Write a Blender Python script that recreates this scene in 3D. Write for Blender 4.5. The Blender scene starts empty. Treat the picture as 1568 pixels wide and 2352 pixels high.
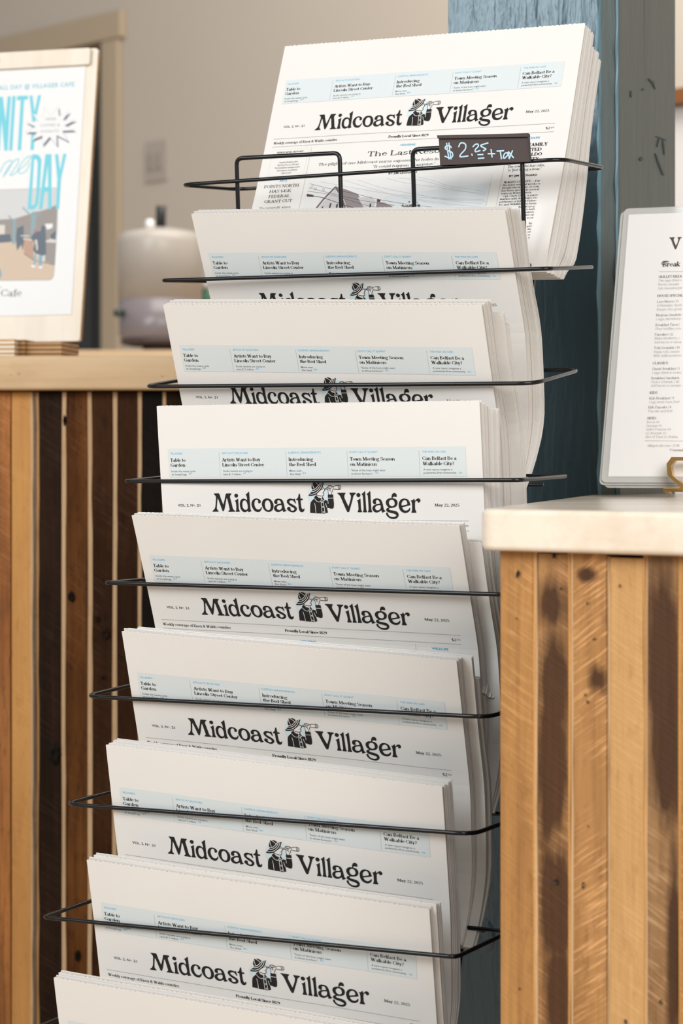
import bpy, bmesh, math, random
from mathutils import Vector, Matrix
from mathutils.geometry import tessellate_polygon

random.seed(7)
sc = bpy.context.scene
COL = sc.collection
# ------------------------------------------------------------------ camera
IW, IH, FPX, CZ = 1568, 2352, 5500.0, 0.947      # frame size, focal length in px, lens height above the floor
HY = 1063.6                                      # height of the horizon in the frame
cam = bpy.data.cameras.new('camera')
cam_o = bpy.data.objects.new('camera', cam)
COL.objects.link(cam_o)
cam_o.location = (0, 0, CZ)
cam_o.rotation_euler = (math.pi / 2, 0, 0)
cam.sensor_fit = 'VERTICAL'
cam.sensor_height = 36.0
cam.lens = 36.0 * FPX / IH
cam.shift_y = -(IH / 2 - HY) / IH
cam.clip_start = 0.05
cam.dof.use_dof = True
cam.dof.focus_distance = 1.97
cam.dof.aperture_fstop = 10.0
cam.dof.aperture_blades = 0
sc.camera = cam_o
# ------------------------------------------------------------------ light
w = bpy.data.worlds.new('world'); sc.world = w
w.use_nodes = True
wb = w.node_tree.nodes['Background']
wb.inputs[0].default_value = (1.0, 0.985, 0.96, 1)
wb.inputs[1].default_value = 0.31
sc.view_settings.view_transform = 'Standard'
sc.view_settings.look = 'None'
sc.view_settings.gamma = 1
sc.view_settings.use_curve_mapping = False
sc.view_settings.exposure = 0.19


def area(name, loc, target, sx, sy, power, col):
    l = bpy.data.lights.new(name, 'AREA'); l.shape = 'RECTANGLE'; l.size = sx; l.size_y = sy
    l.energy = power; l.color = col
    o = bpy.data.objects.new(name, l); COL.objects.link(o); o.location = loc
    o.rotation_euler = (Vector(target) - Vector(loc)).to_track_quat('-Z', 'Z').to_euler()
    return o


area('window_light', (-3.2, -0.8, 2.95), (0.0, 2.2, 1.1), 2.8, 1.5, 118, (0.90, 0.96, 1.0))
area('shopfront_light', (0.9, -1.5, 2.5), (0.2, 2.2, 0.9), 2.4, 1.8, 108, (1.0, 0.975, 0.94))
area('wall_fill_light', (0.3, 4.2, 3.2), (0.1, 6.3, 0.9), 2.5, 1.5, 66, (1.0, 0.93, 0.86))  # added fill lamp, brightens the back wall and its reflection in the post

# ------------------------------------------------------------------ helpers


def ray(px, py):
    return Vector(((px - IW / 2) / FPX, 1.0, -(py - HY) / FPX))


def at(px, py, dist):
    """the point seen at px, py of the photograph that stands dist metres in front of the lens"""
    return Vector((0, 0, CZ)) + ray(px, py) * dist


class Pane:
    """a flat sheet in the room: origin, right, down, outward normal"""
    def __init__(s, o, r, d):
        s.o = Vector(o); s.r = Vector(r).normalized(); s.d = Vector(d).normalized()
        s.n = s.d.cross(s.r).normalized()
        if s.n.y > 0: s.n = -s.n

    def uv(s, px, py):
        k = ray(px, py); c = Vector((0, 0, CZ))
        t = (s.o - c).dot(s.n) / k.dot(s.n)
        q = c + k * t - s.o
        return (q.dot(s.r), q.dot(s.d))

    def P(s, u, v, lift=0.0):
        return s.o + s.r * u + s.d * v + s.n * lift


def link(name, verts, faces, mat, parent=None, smooth=False, label=None, mats=None, midx=None):
    me = bpy.data.meshes.new(name)
    off = Vector(parent['_o']) if parent is not None and '_o' in parent.keys() else Vector((0, 0, 0))
    me.from_pydata([tuple(Vector(v) - off) for v in verts], [], faces)
    for m_ in (mats or [mat]): me.materials.append(m_)
    if midx: me.polygons.foreach_set('material_index', midx)
    if smooth: me.polygons.foreach_set('use_smooth', [True] * len(me.polygons))
    me.update()
    o = bpy.data.objects.new(name, me); COL.objects.link(o)
    if parent is not None: o.parent = parent
    if label: o['label'] = label
    return o


def thing(name, label, cat, loc, group=None):
    o = bpy.data.objects.new(name, None); COL.objects.link(o)
    o.empty_display_size = 0.05
    o.location = loc; o['_o'] = tuple(loc)
    o['label'] = label; o['category'] = cat
    if group: o['group'] = group
    return o


def tag(o, label, cat, group=None):
    o['label'] = label; o['category'] = cat
    if group: o['group'] = group
    return o


class MB:
    def __init__(s): s.v = []; s.f = []

    def quad(s, a, b, c, d):
        n = len(s.v); s.v += [a, b, c, d]; s.f.append((n, n + 1, n + 2, n + 3))

    def poly(s, pts):
        n = len(s.v); s.v += list(pts); s.f.append(tuple(range(n, n + len(pts))))

    def prism(s, pts, z0, z1):
        """vertical prism over a counter-clockwise ground polygon"""
        n = len(s.v); k = len(pts)
        s.v += [Vector((p[0], p[1], z0)) for p in pts] + [Vector((p[0], p[1], z1)) for p in pts]
        s.f.append(tuple(reversed(range(n, n + k)))); s.f.append(tuple(range(n + k, n + 2 * k)))
        for i in range(k):
            j = (i + 1) % k; s.f.append((n + i, n + j, n + k + j, n + k + i))

    def slab(s, o, a, b, c):
        """box from corner o along three edge vectors"""
        n = len(s.v)
        for k in (0, 1):
            for q in (o, o + a, o + a + b, o + b): s.v.append(Vector(q) + c * k)
        s.f += [(n, n + 3, n + 2, n + 1), (n + 4, n + 5, n + 6, n + 7), (n, n + 1, n + 5, n + 4), (n + 1, n + 2, n + 6, n + 5), (n + 2, n + 3, n + 7, n + 6), (n + 3, n, n + 4, n + 7)]

    def tube(s, pts, r, seg=10, cap=True, closed=False):
        pts = [Vector(p) for p in pts]
        n0 = len(s.v); k = len(pts); up = None
        for i, p in enumerate(pts):
            if closed: t = (pts[(i + 1) % k] - pts[i - 1])
            elif i == 0: t = pts[1] - p
            elif i == k - 1: t = p - pts[i - 1]
            else: t = (pts[i + 1] - p).normalized() + (p - pts[i - 1]).normalized()
            t.normalize()
            if up is None: up = t.orthogonal().normalized()
            up = (up - t * up.dot(t)).normalized(); sd = t.cross(up)
            for j in range(seg):
                a = 2 * math.pi * j / seg
                s.v.append(p + up * (r * math.cos(a)) + sd * (r * math.sin(a)))
        for i in range(k if closed else k - 1):
            a0 = n0 + i * seg; b0 = n0 + ((i + 1) % k) * seg
            for j in range(seg):
                j2 = (j + 1) % seg; s.f.append((a0 + j, a0 + j2, b0 + j2, b0 + j))
        if cap and not closed:
            s.f.append(tuple(reversed(range(n0, n0 + seg)))); s.f.append(tuple(range(n0 + (k - 1) * seg, n0 + k * seg)))

    def lathe(s, c, prof, seg=32):
        n0 = len(s.v); c = Vector(c)
        for r, z in prof:
            for j in range(seg):
                a = 2 * math.pi * j / seg; s.v.append(c + Vector((r * math.cos(a), r * math.sin(a), z)))
        for i in range(len(prof) - 1):
            for j in range(seg):
                j2 = (j + 1) % seg; s.f.append((n0 + i * seg + j, n0 + i * seg + j2, n0 + (i + 1) * seg + j2, n0 + (i + 1) * seg + j))
        s.f.append(tuple(reversed(range(n0, n0 + seg)))); s.f.append(tuple(range(n0 + (len(prof) - 1) * seg, n0 + len(prof) * seg)))

    def obj(s, name, mat, parent=None, smooth=False, label=None, bevel=None):
        o = link(name, s.v, s.f, mat, parent, smooth, label)
        if bevel:
            m = o.modifiers.new('bevel', 'BEVEL'); m.width = bevel[0]; m.segments = bevel[1]; m.limit_method = 'ANGLE'; m.angle_limit = 0.6
            o.data.polygons.foreach_set('use_smooth', [True] * len(o.data.polygons))
            m2 = o.modifiers.new('wn', 'WEIGHTED_NORMAL')
        return o


def rounded(pts, r, n=5, closed=False):
    """a wire path with its corners bent on radius r"""
    pts = [Vector(p) for p in pts]; out = []; k = len(pts)
    for i, p in enumerate(pts):
        if not closed and i in (0, k - 1): out.append(p); continue
        a = pts[i - 1] - p; b = pts[(i + 1) % k] - p
        ra = min(r, a.length * .45, b.length * .45)
        A = p + a.normalized() * ra; B = p + b.normalized() * ra
        for j in range(n + 1):
            t = j / n; out.append(A.lerp(p, t).lerp(p.lerp(B, t), t))
    return out

# ------------------------------------------------------------------ materials


def srgb(r, g, b):
    f = lambda c: (c / 255 / 12.92) if c / 255 <= .04045 else ((c / 255 + .055) / 1.055) ** 2.4
    return (f(r), f(g), f(b), 1)


def mat(name, col, rough=.5, metal=0, coat=0, spec=.5):
    m = bpy.data.materials.new(name); m.use_nodes = True
    b = m.node_tree.nodes['Principled BSDF']
    b.inputs['Base Color'].default_value = col; b.inputs['Roughness'].default_value = rough
    b.inputs['Metallic'].default_value = metal; b.inputs['Coat Weight'].default_value = coat
    b.inputs['Specular IOR Level'].default_value = spec
    return m


class NT:
    def __init__(s, m): s.m = m; s.t = m.node_tree; s.b = s.t.nodes['Principled BSDF']

    def n(s, typ, **kw):
        x = s.t.nodes.new(typ)
        for k, v in kw.items():
            if k.startswith('i_'): x.inputs[int(k[2:])].default_value = v
            else: setattr(x, k, v)
        return x

    def l(s, a, b): s.t.links.new(a, b)

    def noise(s, scale=(1, 1, 1), sc_=5, det=4, rough=.5, dist=0, rot=(0, 0, 0), off=(0, 0, 0)):
        tc = s.n('ShaderNodeTexCoord'); mp = s.n('ShaderNodeMapping')
        if any(rot): mp.vector_type = 'TEXTURE'; scale = tuple(1 / q for q in scale)
        mp.inputs['Scale'].default_value = scale; mp.inputs['Rotation'].default_value = rot; mp.inputs['Location'].default_value = off
        s.l(tc.outputs['Object'], mp.inputs[0])
        x = s.n('ShaderNodeTexNoise'); s.l(mp.outputs[0], x.inputs['Vector'])
        x.inputs['Scale'].default_value = sc_; x.inputs['Detail'].default_value = det; x.inputs['Roughness'].default_value = rough; x.inputs['Distortion'].default_value = dist
        return x.outputs['Fac']

    def ramp(s, fac, stops):
        r = s.n('ShaderNodeValToRGB'); s.l(fac, r.inputs[0]); e = r.color_ramp.elements
        while len(e) < len(stops): e.new(.5)
        for k, (p, c) in enumerate(stops): e[k].position = p; e[k].color = c if len(c) == 4 else (*c, 1)
        return r.outputs[0]

    def mix(s, fac, a, b, mode='MIX'):
        x = s.n('ShaderNodeMix', data_type='RGBA', blend_type=mode)
        for sock, v in ((x.inputs[0], fac), (x.inputs[6], a), (x.inputs[7], b)):
            if hasattr(v, 'links'): s.l(v, sock)
            else: sock.default_value = v
        return x.outputs[2]

    def math(s, op, a, b=0.0, c=None):
        x = s.n('ShaderNodeMath', operation=op)
        for k, v in enumerate((a, b) if c is None else (a, b, c)):
            if hasattr(v, 'links'): s.l(v, x.inputs[k])
            else: x.inputs[k].default_value = v
        return x.outputs[0]

    def bump(s, h, strength=.3, dist=.001):
        x = s.n('ShaderNodeBump'); x.inputs['Strength'].default_value = strength; x.inputs['Distance'].default_value = dist
        s.l(h, x.inputs['Height']); s.l(x.outputs[0], s.b.inputs['Normal'])


def wood(name, light, mid, dark, seed=0, saw=.5, sawrot=.6, stains=(), rough=.6, grain=60, knots=True, horiz=False, bumpd=.0008, streak=0.0, spec=.28):
    """rough sawn or planed timber; stains are (x, z, rx, rz) dark patches that belong to the board"""
    m = mat(name, mid, rough, spec=spec); T = NT(m)
    g = (1, 1, .045) if not horiz else (.03, 1, 1)
    off = (seed * 1.37, seed * .61, seed * 2.11)
    f1 = T.noise(g, grain, 6, .62, .6, off=off)
    f2 = T.noise((1, 1, .35) if not horiz else (.35, 1, 1), 11, 5, .6, .3, off=off)
    f3 = T.noise((1, 1, .02) if not horiz else (.02, 1, 1), grain * 4, 3, .6, off=off)
    c = T.ramp(f1, [(.28, dark), (.5, mid), (.72, light)])
    c2 = T.ramp(f2, [(.3, dark), (.48, mid), (.66, light)])
    c = T.mix(.5, c, c2)
    f5 = T.noise((1, 1, .3) if not horiz else (.3, 1, 1), 150, 4, .7, off=off)
    c = T.mix(T.math('MULTIPLY', T.ramp(f5, [(.54, (0, 0, 0)), (.68, (1, 1, 1))]), .45 if bumpd > .0005 else .1), c, dark)
    c = T.mix(T.math('MULTIPLY', T.ramp(f3, [(.5, (0, 0, 0)), (.75, (1, 1, 1))]), .35 + streak), c, dark)
    h = f3
    if saw:
        s1 = T.noise((5, 5, 110), 6, 3, .6, off=off, rot=(0, sawrot, 0))
        s2 = T.ramp(s1, [(.52, (0, 0, 0)), (.64, (1, 1, 1))])
        patch = T.ramp(T.noise((1, 1, .6), 14, 2, .5, off=off), [(.4, (0, 0, 0)), (.6, (1, 1, 1))])
        k = T.math('MULTIPLY', T.math('MULTIPLY', s2, patch), saw)
        c = T.mix(k, c, tuple(min(1, x * 1.7 + .05) for x in light[:3]) + (1,))
        h = T.math('ADD', f3, T.math('MULTIPLY', s1, 1.2))
    if knots:
        tc = T.n('ShaderNodeTexCoord'); mp = T.n('ShaderNodeMapping'); T.l(tc.outputs['Object'], mp.inputs[0])
        mp.inputs['Scale'].default_value = (1, 1, .6) if not horiz else (.5, 1, 1); mp.inputs['Location'].default_value = off
        vo = T.n('ShaderNodeTexVoronoi'); vo.inputs['Scale'].default_value = 9; T.l(mp.outputs[0], vo.inputs['Vector'])
        kn = T.ramp(vo.outputs['Distance'], [(.03, (1, 1, 1)), (.075, (0, 0, 0))])
        c = T.mix(T.math('MULTIPLY', kn, .85), c, (.012, .008, .005, 1))
    if stains:
        tc = T.n('ShaderNodeNewGeometry'); sp = T.n('ShaderNodeSeparateXYZ'); T.l(tc.outputs['Position'], sp.inputs[0])
        nz = T.mix(.5, T.noise((1, 1, .10), 70, 5, .65, off=off), T.noise((1, 1, .4), 22, 4, .6, off=off)); acc = None
        for (x, z, rx, rz) in stains:
            dx = T.math('DIVIDE', T.math('SUBTRACT', sp.outputs[0], x), rx); dz = T.math('DIVIDE', T.math('SUBTRACT', sp.outputs[2], z), rz)
            d = T.math('SQRT', T.math('ADD', T.math('MULTIPLY', dx, dx), T.math('MULTIPLY', dz, dz)))
            d = T.math('ADD', d, T.math('MULTIPLY', T.math('SUBTRACT', nz, .53), 3.4))
            k = T.ramp(T.math('MULTIPLY', d, .5), [(.28, (1, 1, 1)), (.66, (0, 0, 0))])
            acc = k if acc is None else T.math('MAXIMUM', acc, k)
        c = T.mix(T.math('MULTIPLY', acc, .95), c, T.mix(f1, (.008, .003, .001, 1), (.10, .036, .010, 1)))
    T.l(c, T.b.inputs['Base Color'])
    T.bump(h, .5, bumpd)
    return m


M = {}
M['wire'] = mat('black_wire', (.004, .004, .005, 1), .22, 0, 0, .4)
def paper(name, col, bs=.12):
    m = mat(name, col, .85, spec=.15); T = NT(m)
    f = T.noise((1, 1, 1), 260, 4, .65); f2 = T.noise((1, 1, 1), 9, 3, .5)
    c = T.mix(f2, tuple(x * .965 for x in col[:3]) + (1,), tuple(min(1, x * 1.03) for x in col[:3]) + (1,))
    T.l(c, T.b.inputs['Base Color']); T.bump(f, bs, .0004)
    return m
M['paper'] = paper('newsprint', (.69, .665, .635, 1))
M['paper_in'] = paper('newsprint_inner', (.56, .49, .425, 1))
M['ink'] = mat('black_ink', (.018, .016, .015, 1), .75, spec=.2)
M['ink_soft'] = mat('grey_ink', (.10, .095, .09, 1), .8, spec=.2)
M['blue'] = mat('blue_ink', (.045, .36, .60, 1), .8, spec=.2)
M['band'] = mat('pale_blue_print', (.585, .625, .63, 1), .85, spec=.15)
M['pale'] = mat('pale_blue_disc', (.55, .63, .65, 1), .85, spec=.15)
M['white'] = mat('white_print', (.68, .65, .62, 1), .85, spec=.15)
M['rule'] = mat('rule_ink', (.22, .22, .22, 1), .8, spec=.2)

# ------------------------------------------------------------------ lettering
# every glyph: advance, strokes in units where the x-height is 5 and the capitals are 7 high
# V x y0 y1 stem | T thin upright | D x0 y0 x1 y1 thick slope | d thin slope | H x0 x1 y hairline | F x0 x1 y serif | A cx cy rx ry a0 a1 round | O x y r dot
GL = {
 'a': (4.9, 'A 2 1.35 1.35 1.3 0 360;V 3.5 .3 3.7;A 2.3 3.6 1.25 1.2 0 150;O 1.3 3.7 .55;F 3.2 4.7 .05'),
 'b': (5.2, 'V .9 0 7;F .1 .9 6.9;A 2.75 2.45 1.6 2.35 0 360'), 'c': (4.5, 'A 2.4 2.4 1.7 2.35 55 320;O 3.5 3.9 .6'),
 'd': (5.4, 'A 2.2 2.45 1.6 2.35 0 360;V 4 0 7;F 3.1 4 6.9;F 4 4.9 .05'), 'e': (4.6, 'A 2.35 2.4 1.7 2.35 10 325;H 1 4 2.75'),
 'f': (3.2, 'V 1.5 0 5.8;A 2.5 5.7 1 1.2 50 180;O 3 6.4 .5;H .3 2.9 4.75;F .5 2.6 .05'),
 'g': (4.8, 'A 2.2 3.3 1.4 1.45 0 360;A 2.3 -.9 1.8 1.15 0 360;d 1.3 2.1 1 .6;D 1 .6 3 .3;F 3.1 4.5 4.7'),
 'h': (5.6, 'V .9 0 7;F .1 .9 6.9;A 2.6 3.2 1.6 1.55 0 150;V 4.2 0 3.3;F .1 1.9 .05;F 3.3 5.2 .05'), 'i': (2.3, 'V 1.1 0 4.8;O 1.05 6.5 .7;F .2 1.1 4.75;F .2 2.1 .05'),
 'j': (2.3, 'V 1.2 -1 4.8;O 1.1 6.5 .7;F .3 1.2 4.75;A .3 -1 .9 1 180 360'), 'k': (5.4, 'V .9 0 7;F .1 .9 6.9;d 1.3 2.2 3.8 4.7;D 2 2.8 4.4 0;F 3.1 4.9 4.75;F .1 1.9 .05;F 3.6 5.3 .05'),
 'l': (2.3, 'V 1.1 0 7;F .2 1.1 6.9;F .2 2.1 .05'), 'm': (8.2, 'V .9 0 4.8;F .1 .9 4.75;A 2.5 3.2 1.5 1.55 0 150;V 4 0 3.3;A 5.5 3.2 1.5 1.55 0 150;V 7 0 3.3;F .1 1.8 .05;F 3.2 4.9 .05;F 6.2 8 .05'),
 'n': (5.6, 'V .9 0 4.8;F .1 .9 4.75;A 2.6 3.2 1.6 1.55 0 150;V 4.2 0 3.3;F .1 1.9 .05;F 3.3 5.2 .05'), 'o': (4.9, 'A 2.4 2.45 1.75 2.35 0 360'),
 'p': (5.2, 'V .9 -2.2 4.8;F .1 .9 4.75;A 2.75 2.45 1.6 2.35 0 360;F .1 1.9 -2.1'), 'q': (5.2, 'A 2.2 2.45 1.6 2.35 0 360;V 4 -2.2 4.8;F 3.1 4.9 -2.1'),
 'r': (4.0, 'V .9 0 4.8;F .1 .9 4.75;A 2.3 3.3 1.3 1.4 40 150;O 3.3 4.1 .62;F .1 2 .05'), 's': (4.1, 'A 2 3.55 1.25 1.15 30 230;A 2.05 1.35 1.35 1.25 -140 60;D 1 2.95 3.1 1.95;T 3.2 3.4 4.7;T .7 .1 1.4'),
 't': (3.3, 'V 1.4 .9 6.1;A 2.1 1 .8 1 180 330;H .2 2.8 4.75'), 'u': (5.6, 'V 1 1.3 4.8;F .1 1 4.75;A 2.5 1.4 1.5 1.35 180 360;V 4.1 0 4.8;F 3.3 4.1 4.75;F 4.1 5.1 .05'),
 'v': (4.9, 'D .9 4.8 2.6 0;d 2.6 0 4.1 4.8;F 0 1.8 4.75;F 3.3 4.9 4.75'), 'w': (7.2, 'D .9 4.8 2.4 0;d 2.4 0 3.6 4.5;D 3.5 4.5 5 0;d 5 0 6.4 4.8;F 0 1.8 4.75;F 5.6 7.2 4.75'),
 'x': (5, 'D .9 4.8 4 0;d .9 0 4 4.8;F 0 1.8 4.75;F 3.2 4.9 4.75;F 0 1.7 .05;F 3.1 5 .05'), 'y': (4.9, 'D .9 4.8 2.6 .2;d 4.1 4.8 1.9 -1.6;O 1.1 -1.7 .6;F 0 1.8 4.75;F 3.3 4.9 4.75'), 'z': (4.4, 'H .4 3.9 4.7;D 3.6 4.6 .6 .2;H .4 4 .15;T .5 3.8 4.7;T 3.9 .1 1.1'),
 'A': (6.8, 'd 1 0 3.2 7;D 3.3 7 5.7 0;H 1.7 4.7 2.3;F .1 2 .1;F 4.6 6.8 .1'), 'B': (6.2, 'V 1.2 0 7;A 2.9 5.3 1.7 1.6 -90 90;A 3 1.85 2 1.8 -90 90;H .2 3 6.85;H 1.2 3 3.65;H .2 3 .15'),
 'C': (6.3, 'A 3.4 3.5 2.7 3.45 40 320;T 5.7 4.8 6.8;T 5.8 .9 2'), 'D': (6.9, 'V 1.2 0 7;A 3 3.5 3.1 3.4 -90 90;H .2 3 6.85;H .2 3 .15'), 'E': (5.8, 'V 1.2 0 7;H .2 5 6.85;H 1.2 3.8 3.6;H .2 5.3 .15;T 4.9 5.2 6.9;T 5.2 0 1.9;T 3.8 2.8 4.4'),
 'F': (5.5, 'V 1.2 0 7;H .2 5 6.85;H 1.2 3.8 3.5;F .2 2.4 .1;T 4.9 5.2 6.9;T 3.8 2.7 4.3'), 'G': (6.8, 'A 3.4 3.5 2.7 3.45 40 330;T 5.7 4.8 6.8;V 5.6 .4 3;F 4.5 6.6 3'), 'H': (7.3, 'V 1.2 0 7;V 5.9 0 7;H 1.2 5.9 3.55;F .2 2.3 6.9;F .2 2.3 .1;F 4.9 7 6.9;F 4.9 7 .1'),
 'I': (3, 'V 1.4 0 7;F .3 2.6 6.9;F .3 2.6 .1'), 'J': (4.4, 'V 2.9 1.5 7;A 1.7 1.4 1.2 1.3 180 360;F 1.8 4.1 6.9;O .8 1.6 .6'), 'K': (6.8, 'V 1.2 0 7;d 1.6 3 5.3 6.9;D 2.7 4 5.6 0;F .2 2.3 6.9;F .2 2.3 .1;F 4.3 6.4 6.9;F 4.6 6.9 .1'),
 'L': (5.6, 'V 1.2 0 7;F .2 2.4 6.9;H .2 5 .15;T 5 0 2.1'), 'M': (8.4, 'T 1.2 0 7;D 1.3 7 4 .4;d 4 .4 6.6 7;V 6.9 0 7;F .1 2.2 .1;F 5.9 8.1 .1;F .1 1.7 6.9;F 6.4 8.1 6.9'),
 'N': (7.2, 'T 1.2 0 7;D 1.2 7 5.8 0;T 5.9 0 7;F .1 2.2 .1;F .1 1.5 6.9;F 4.9 7 6.9'), 'O': (6.9, 'A 3.4 3.5 2.8 3.45 0 360'), 'P': (5.9, 'V 1.2 0 7;A 2.9 5.1 1.9 1.8 -90 90;H .2 3 6.85;H 1.2 3 3.35;F .2 2.4 .1'),
 'Q': (6.9, 'A 3.4 3.5 2.8 3.45 0 360;D 3.6 1 6.2 -1.2'), 'R': (6.7, 'V 1.2 0 7;A 2.9 5.2 1.8 1.7 -90 90;H .2 3 6.85;H 1.2 3 3.5;D 3.2 3.5 5.6 0;F .2 2.4 .1;F 4.8 6.7 .1'), 'S': (5.2, 'A 2.6 5.1 1.8 1.8 40 225;A 2.6 1.9 1.9 1.85 -135 45;D 1.3 4 4 2.9;T 4.6 4.9 6.9;T .7 .1 2.2'),
 'T': (6.2, 'V 3 0 7;H .4 5.6 6.85;T .5 5 6.9;T 5.5 5 6.9;F 1.9 4.1 .1'), 'U': (7, 'V 1.3 2.2 7;A 3.5 2.3 2.2 2.2 180 360;T 5.7 2.3 7;F .3 2.4 6.9;F 4.8 6.7 6.9'), 'V': (6.7, 'D 1.2 7 3.5 0;d 3.5 0 5.6 7;F .1 2.4 6.9;F 4.5 6.7 6.9'),
 'W': (9.4, 'D 1.1 7 3 0;d 3 0 4.6 6.8;D 4.5 6.8 6.4 0;d 6.4 0 8.2 7;F 0 2.2 6.9;F 7.2 9.3 6.9'), 'X': (6.6, 'D 1.2 7 5.4 0;d 1.2 0 5.3 7;F .1 2.3 6.9;F 4.2 6.3 6.9;F .1 2.2 .1;F 4.3 6.5 .1'), 'Y': (6.3, 'D 1.1 7 3.1 3.3;d 3.1 3.3 5.3 7;V 3.2 0 3.4;F .1 2.2 6.9;F 4.2 6.3 6.9;F 2.1 4.3 .1'), 'Z': (5.8, 'H .6 5.2 6.85;D 4.9 6.8 .8 .1;H .5 5.3 .15;T .6 5.4 6.9;T 5.2 0 1.7'),
 '0': (5, 'A 2.4 3.4 1.8 3.35 0 360'), '1': (3.4, 'V 1.8 0 6.9;d .5 5.9 1.6 6.8;F .6 3 .1'), '2': (4.9, 'A 2.3 4.9 1.6 1.9 -20 160;d 3.9 4.2 .7 .3;H .6 4.3 .35;H .6 4.3 .1'), '3': (4.7, 'A 2.1 5.1 1.5 1.6 -80 150;A 2.1 1.9 1.8 1.85 -150 85'),
 '4': (5, 'V 3.4 0 6.8;d 3.2 6.8 .4 2.1;H .4 4.7 1.9'), '5': (4.7, 'T 1 3.4 6.8;H 1 4 6.7;A 2.2 2.1 1.8 2 -150 110'), '6': (4.9, 'A 2.5 2.2 1.7 2.15 0 360;A 3.1 3.6 2.4 3.2 95 200'), '7': (4.6, 'H .4 4.2 6.7;H .4 4.2 6.5;D 4 6.6 1.7 0'), '8': (4.9, 'A 2.4 5.2 1.4 1.55 0 360;A 2.4 1.9 1.8 1.85 0 360'),
 '9': (4.9, 'A 2.4 4.6 1.7 2.15 0 360;A 1.8 3.2 2.4 3.2 -85 20'), '.': (2, 'O .9 .6 .65'), ',': (2, 'O .9 .6 .65;d 1.3 .4 .5 -1.3'), "'": (1.8, 'V .9 4.9 7'), '"': (3.2, 'T .9 5 7;T 2.1 5 7'), '?': (4.2, 'A 2 5.3 1.4 1.5 -60 160;V 2 1.8 3.7;O 2 .6 .65'), '!': (2.2, 'V 1 2 7;O 1 .6 .65'),
 '&': (6.9, 'A 2.7 5.4 1.2 1.4 0 360;A 2.6 1.9 1.9 1.85 90 330;D 2 4.5 5.6 0;d 4.2 1 5.8 3.6;F 4.9 6.6 3.7'), '$': (4.9, 'A 2.4 4.8 1.6 1.5 40 225;A 2.4 2 1.7 1.6 -135 45;D 1.3 4 3.6 2.9;T 2.5 -.8 7.6'), '-': (2.8, 'H .3 2.4 2.4;H .3 2.4 2.6'), '_': (7, 'H .3 6.6 2.6'),
 '|': (2.2, 'T 1 -1 7.2'), '(': (2.8, 'A 3 3 1.9 4.2 120 240'), ')': (2.8, 'A -.2 3 1.9 4.2 -60 60'), '/': (3.4, 'd .3 -.6 3 7.2'), '*': (3, 'D .6 5 2.4 6.6;D .6 6.6 2.4 5;V 1.5 4.7 7'), '~': (2.4, 'O 1.1 2.8 .9'), ' ': (2.3, ''),
}
_cache = {}


def glyph(ch, wt):
    """list of convex outlines for one character, wt scales the stems"""
    key = (ch, wt)
    if key in _cache: return _cache[key]
    adv, code = GL.get(ch, GL[' ']); S = 1.18 * wt; Hh = .5 * max(wt, .8) ** .5; out = []

    def seg(x0, y0, x1, y1, wd):
        d = math.hypot(x1 - x0, y1 - y0) or 1; nx, ny = -(y1 - y0) / d * wd / 2, (x1 - x0) / d * wd / 2
        out.append([(x0 + nx, y0 + ny), (x0 - nx, y0 - ny), (x1 - nx, y1 - ny), (x1 + nx, y1 + ny)])
    for st in [q.split() for q in code.split(';') if q]:
        k, a = st[0], [float(q) for q in st[1:]]
        if k == 'V': seg(a[0], a[1], a[0], a[2], S)
        elif k == 'T': seg(a[0], a[1], a[0], a[2], Hh)
        elif k == 'D': out.append([(a[0] - S * .58, a[1]), (a[0] + S * .58, a[1]), (a[2] + S * .58, a[3]), (a[2] - S * .58, a[3])])
        elif k == 'd': out.append([(a[0] - Hh * .62, a[1]), (a[0] + Hh * .62, a[1]), (a[2] + Hh * .62, a[3]), (a[2] - Hh * .62, a[3])])
        elif k == 'H': seg(a[0], a[2], a[1], a[2], Hh)
        elif k == 'F': seg(a[0], a[2], a[1], a[2], Hh * 1.05)
        elif k == 'O': out.append([(a[0] + a[2] * math.cos(q * math.pi / 3), a[1] + a[2] * math.sin(q * math.pi / 3)) for q in range(6)])
        elif k == 'A':
            cx, cy, rx, ry, a0, a1 = a; n = max(4, int(abs(a1 - a0) / 32)); pr = None
            for q in range(n + 1):
                t = math.radians(a0 + (a1 - a0) * q / n); c_, s_ = math.cos(t), math.sin(t)
                wd = Hh + (S - Hh) * abs(c_) ** 1.3
                o = (cx + (rx + wd * .5 * abs(c_) ** .5 * (1 if abs(c_) > .01 else 1)) * c_, cy + ry * s_ + Hh * .0 * s_)
                i = (cx + (rx - wd * .5) * c_, cy + (ry - Hh * (1 - abs(c_)) - wd * .45 * abs(c_)) * s_)
                if pr: out.append([pr[0], o, i, pr[1]])
                pr = (o, i)
    _cache[key] = (adv, out)
    return _cache[key]


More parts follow.
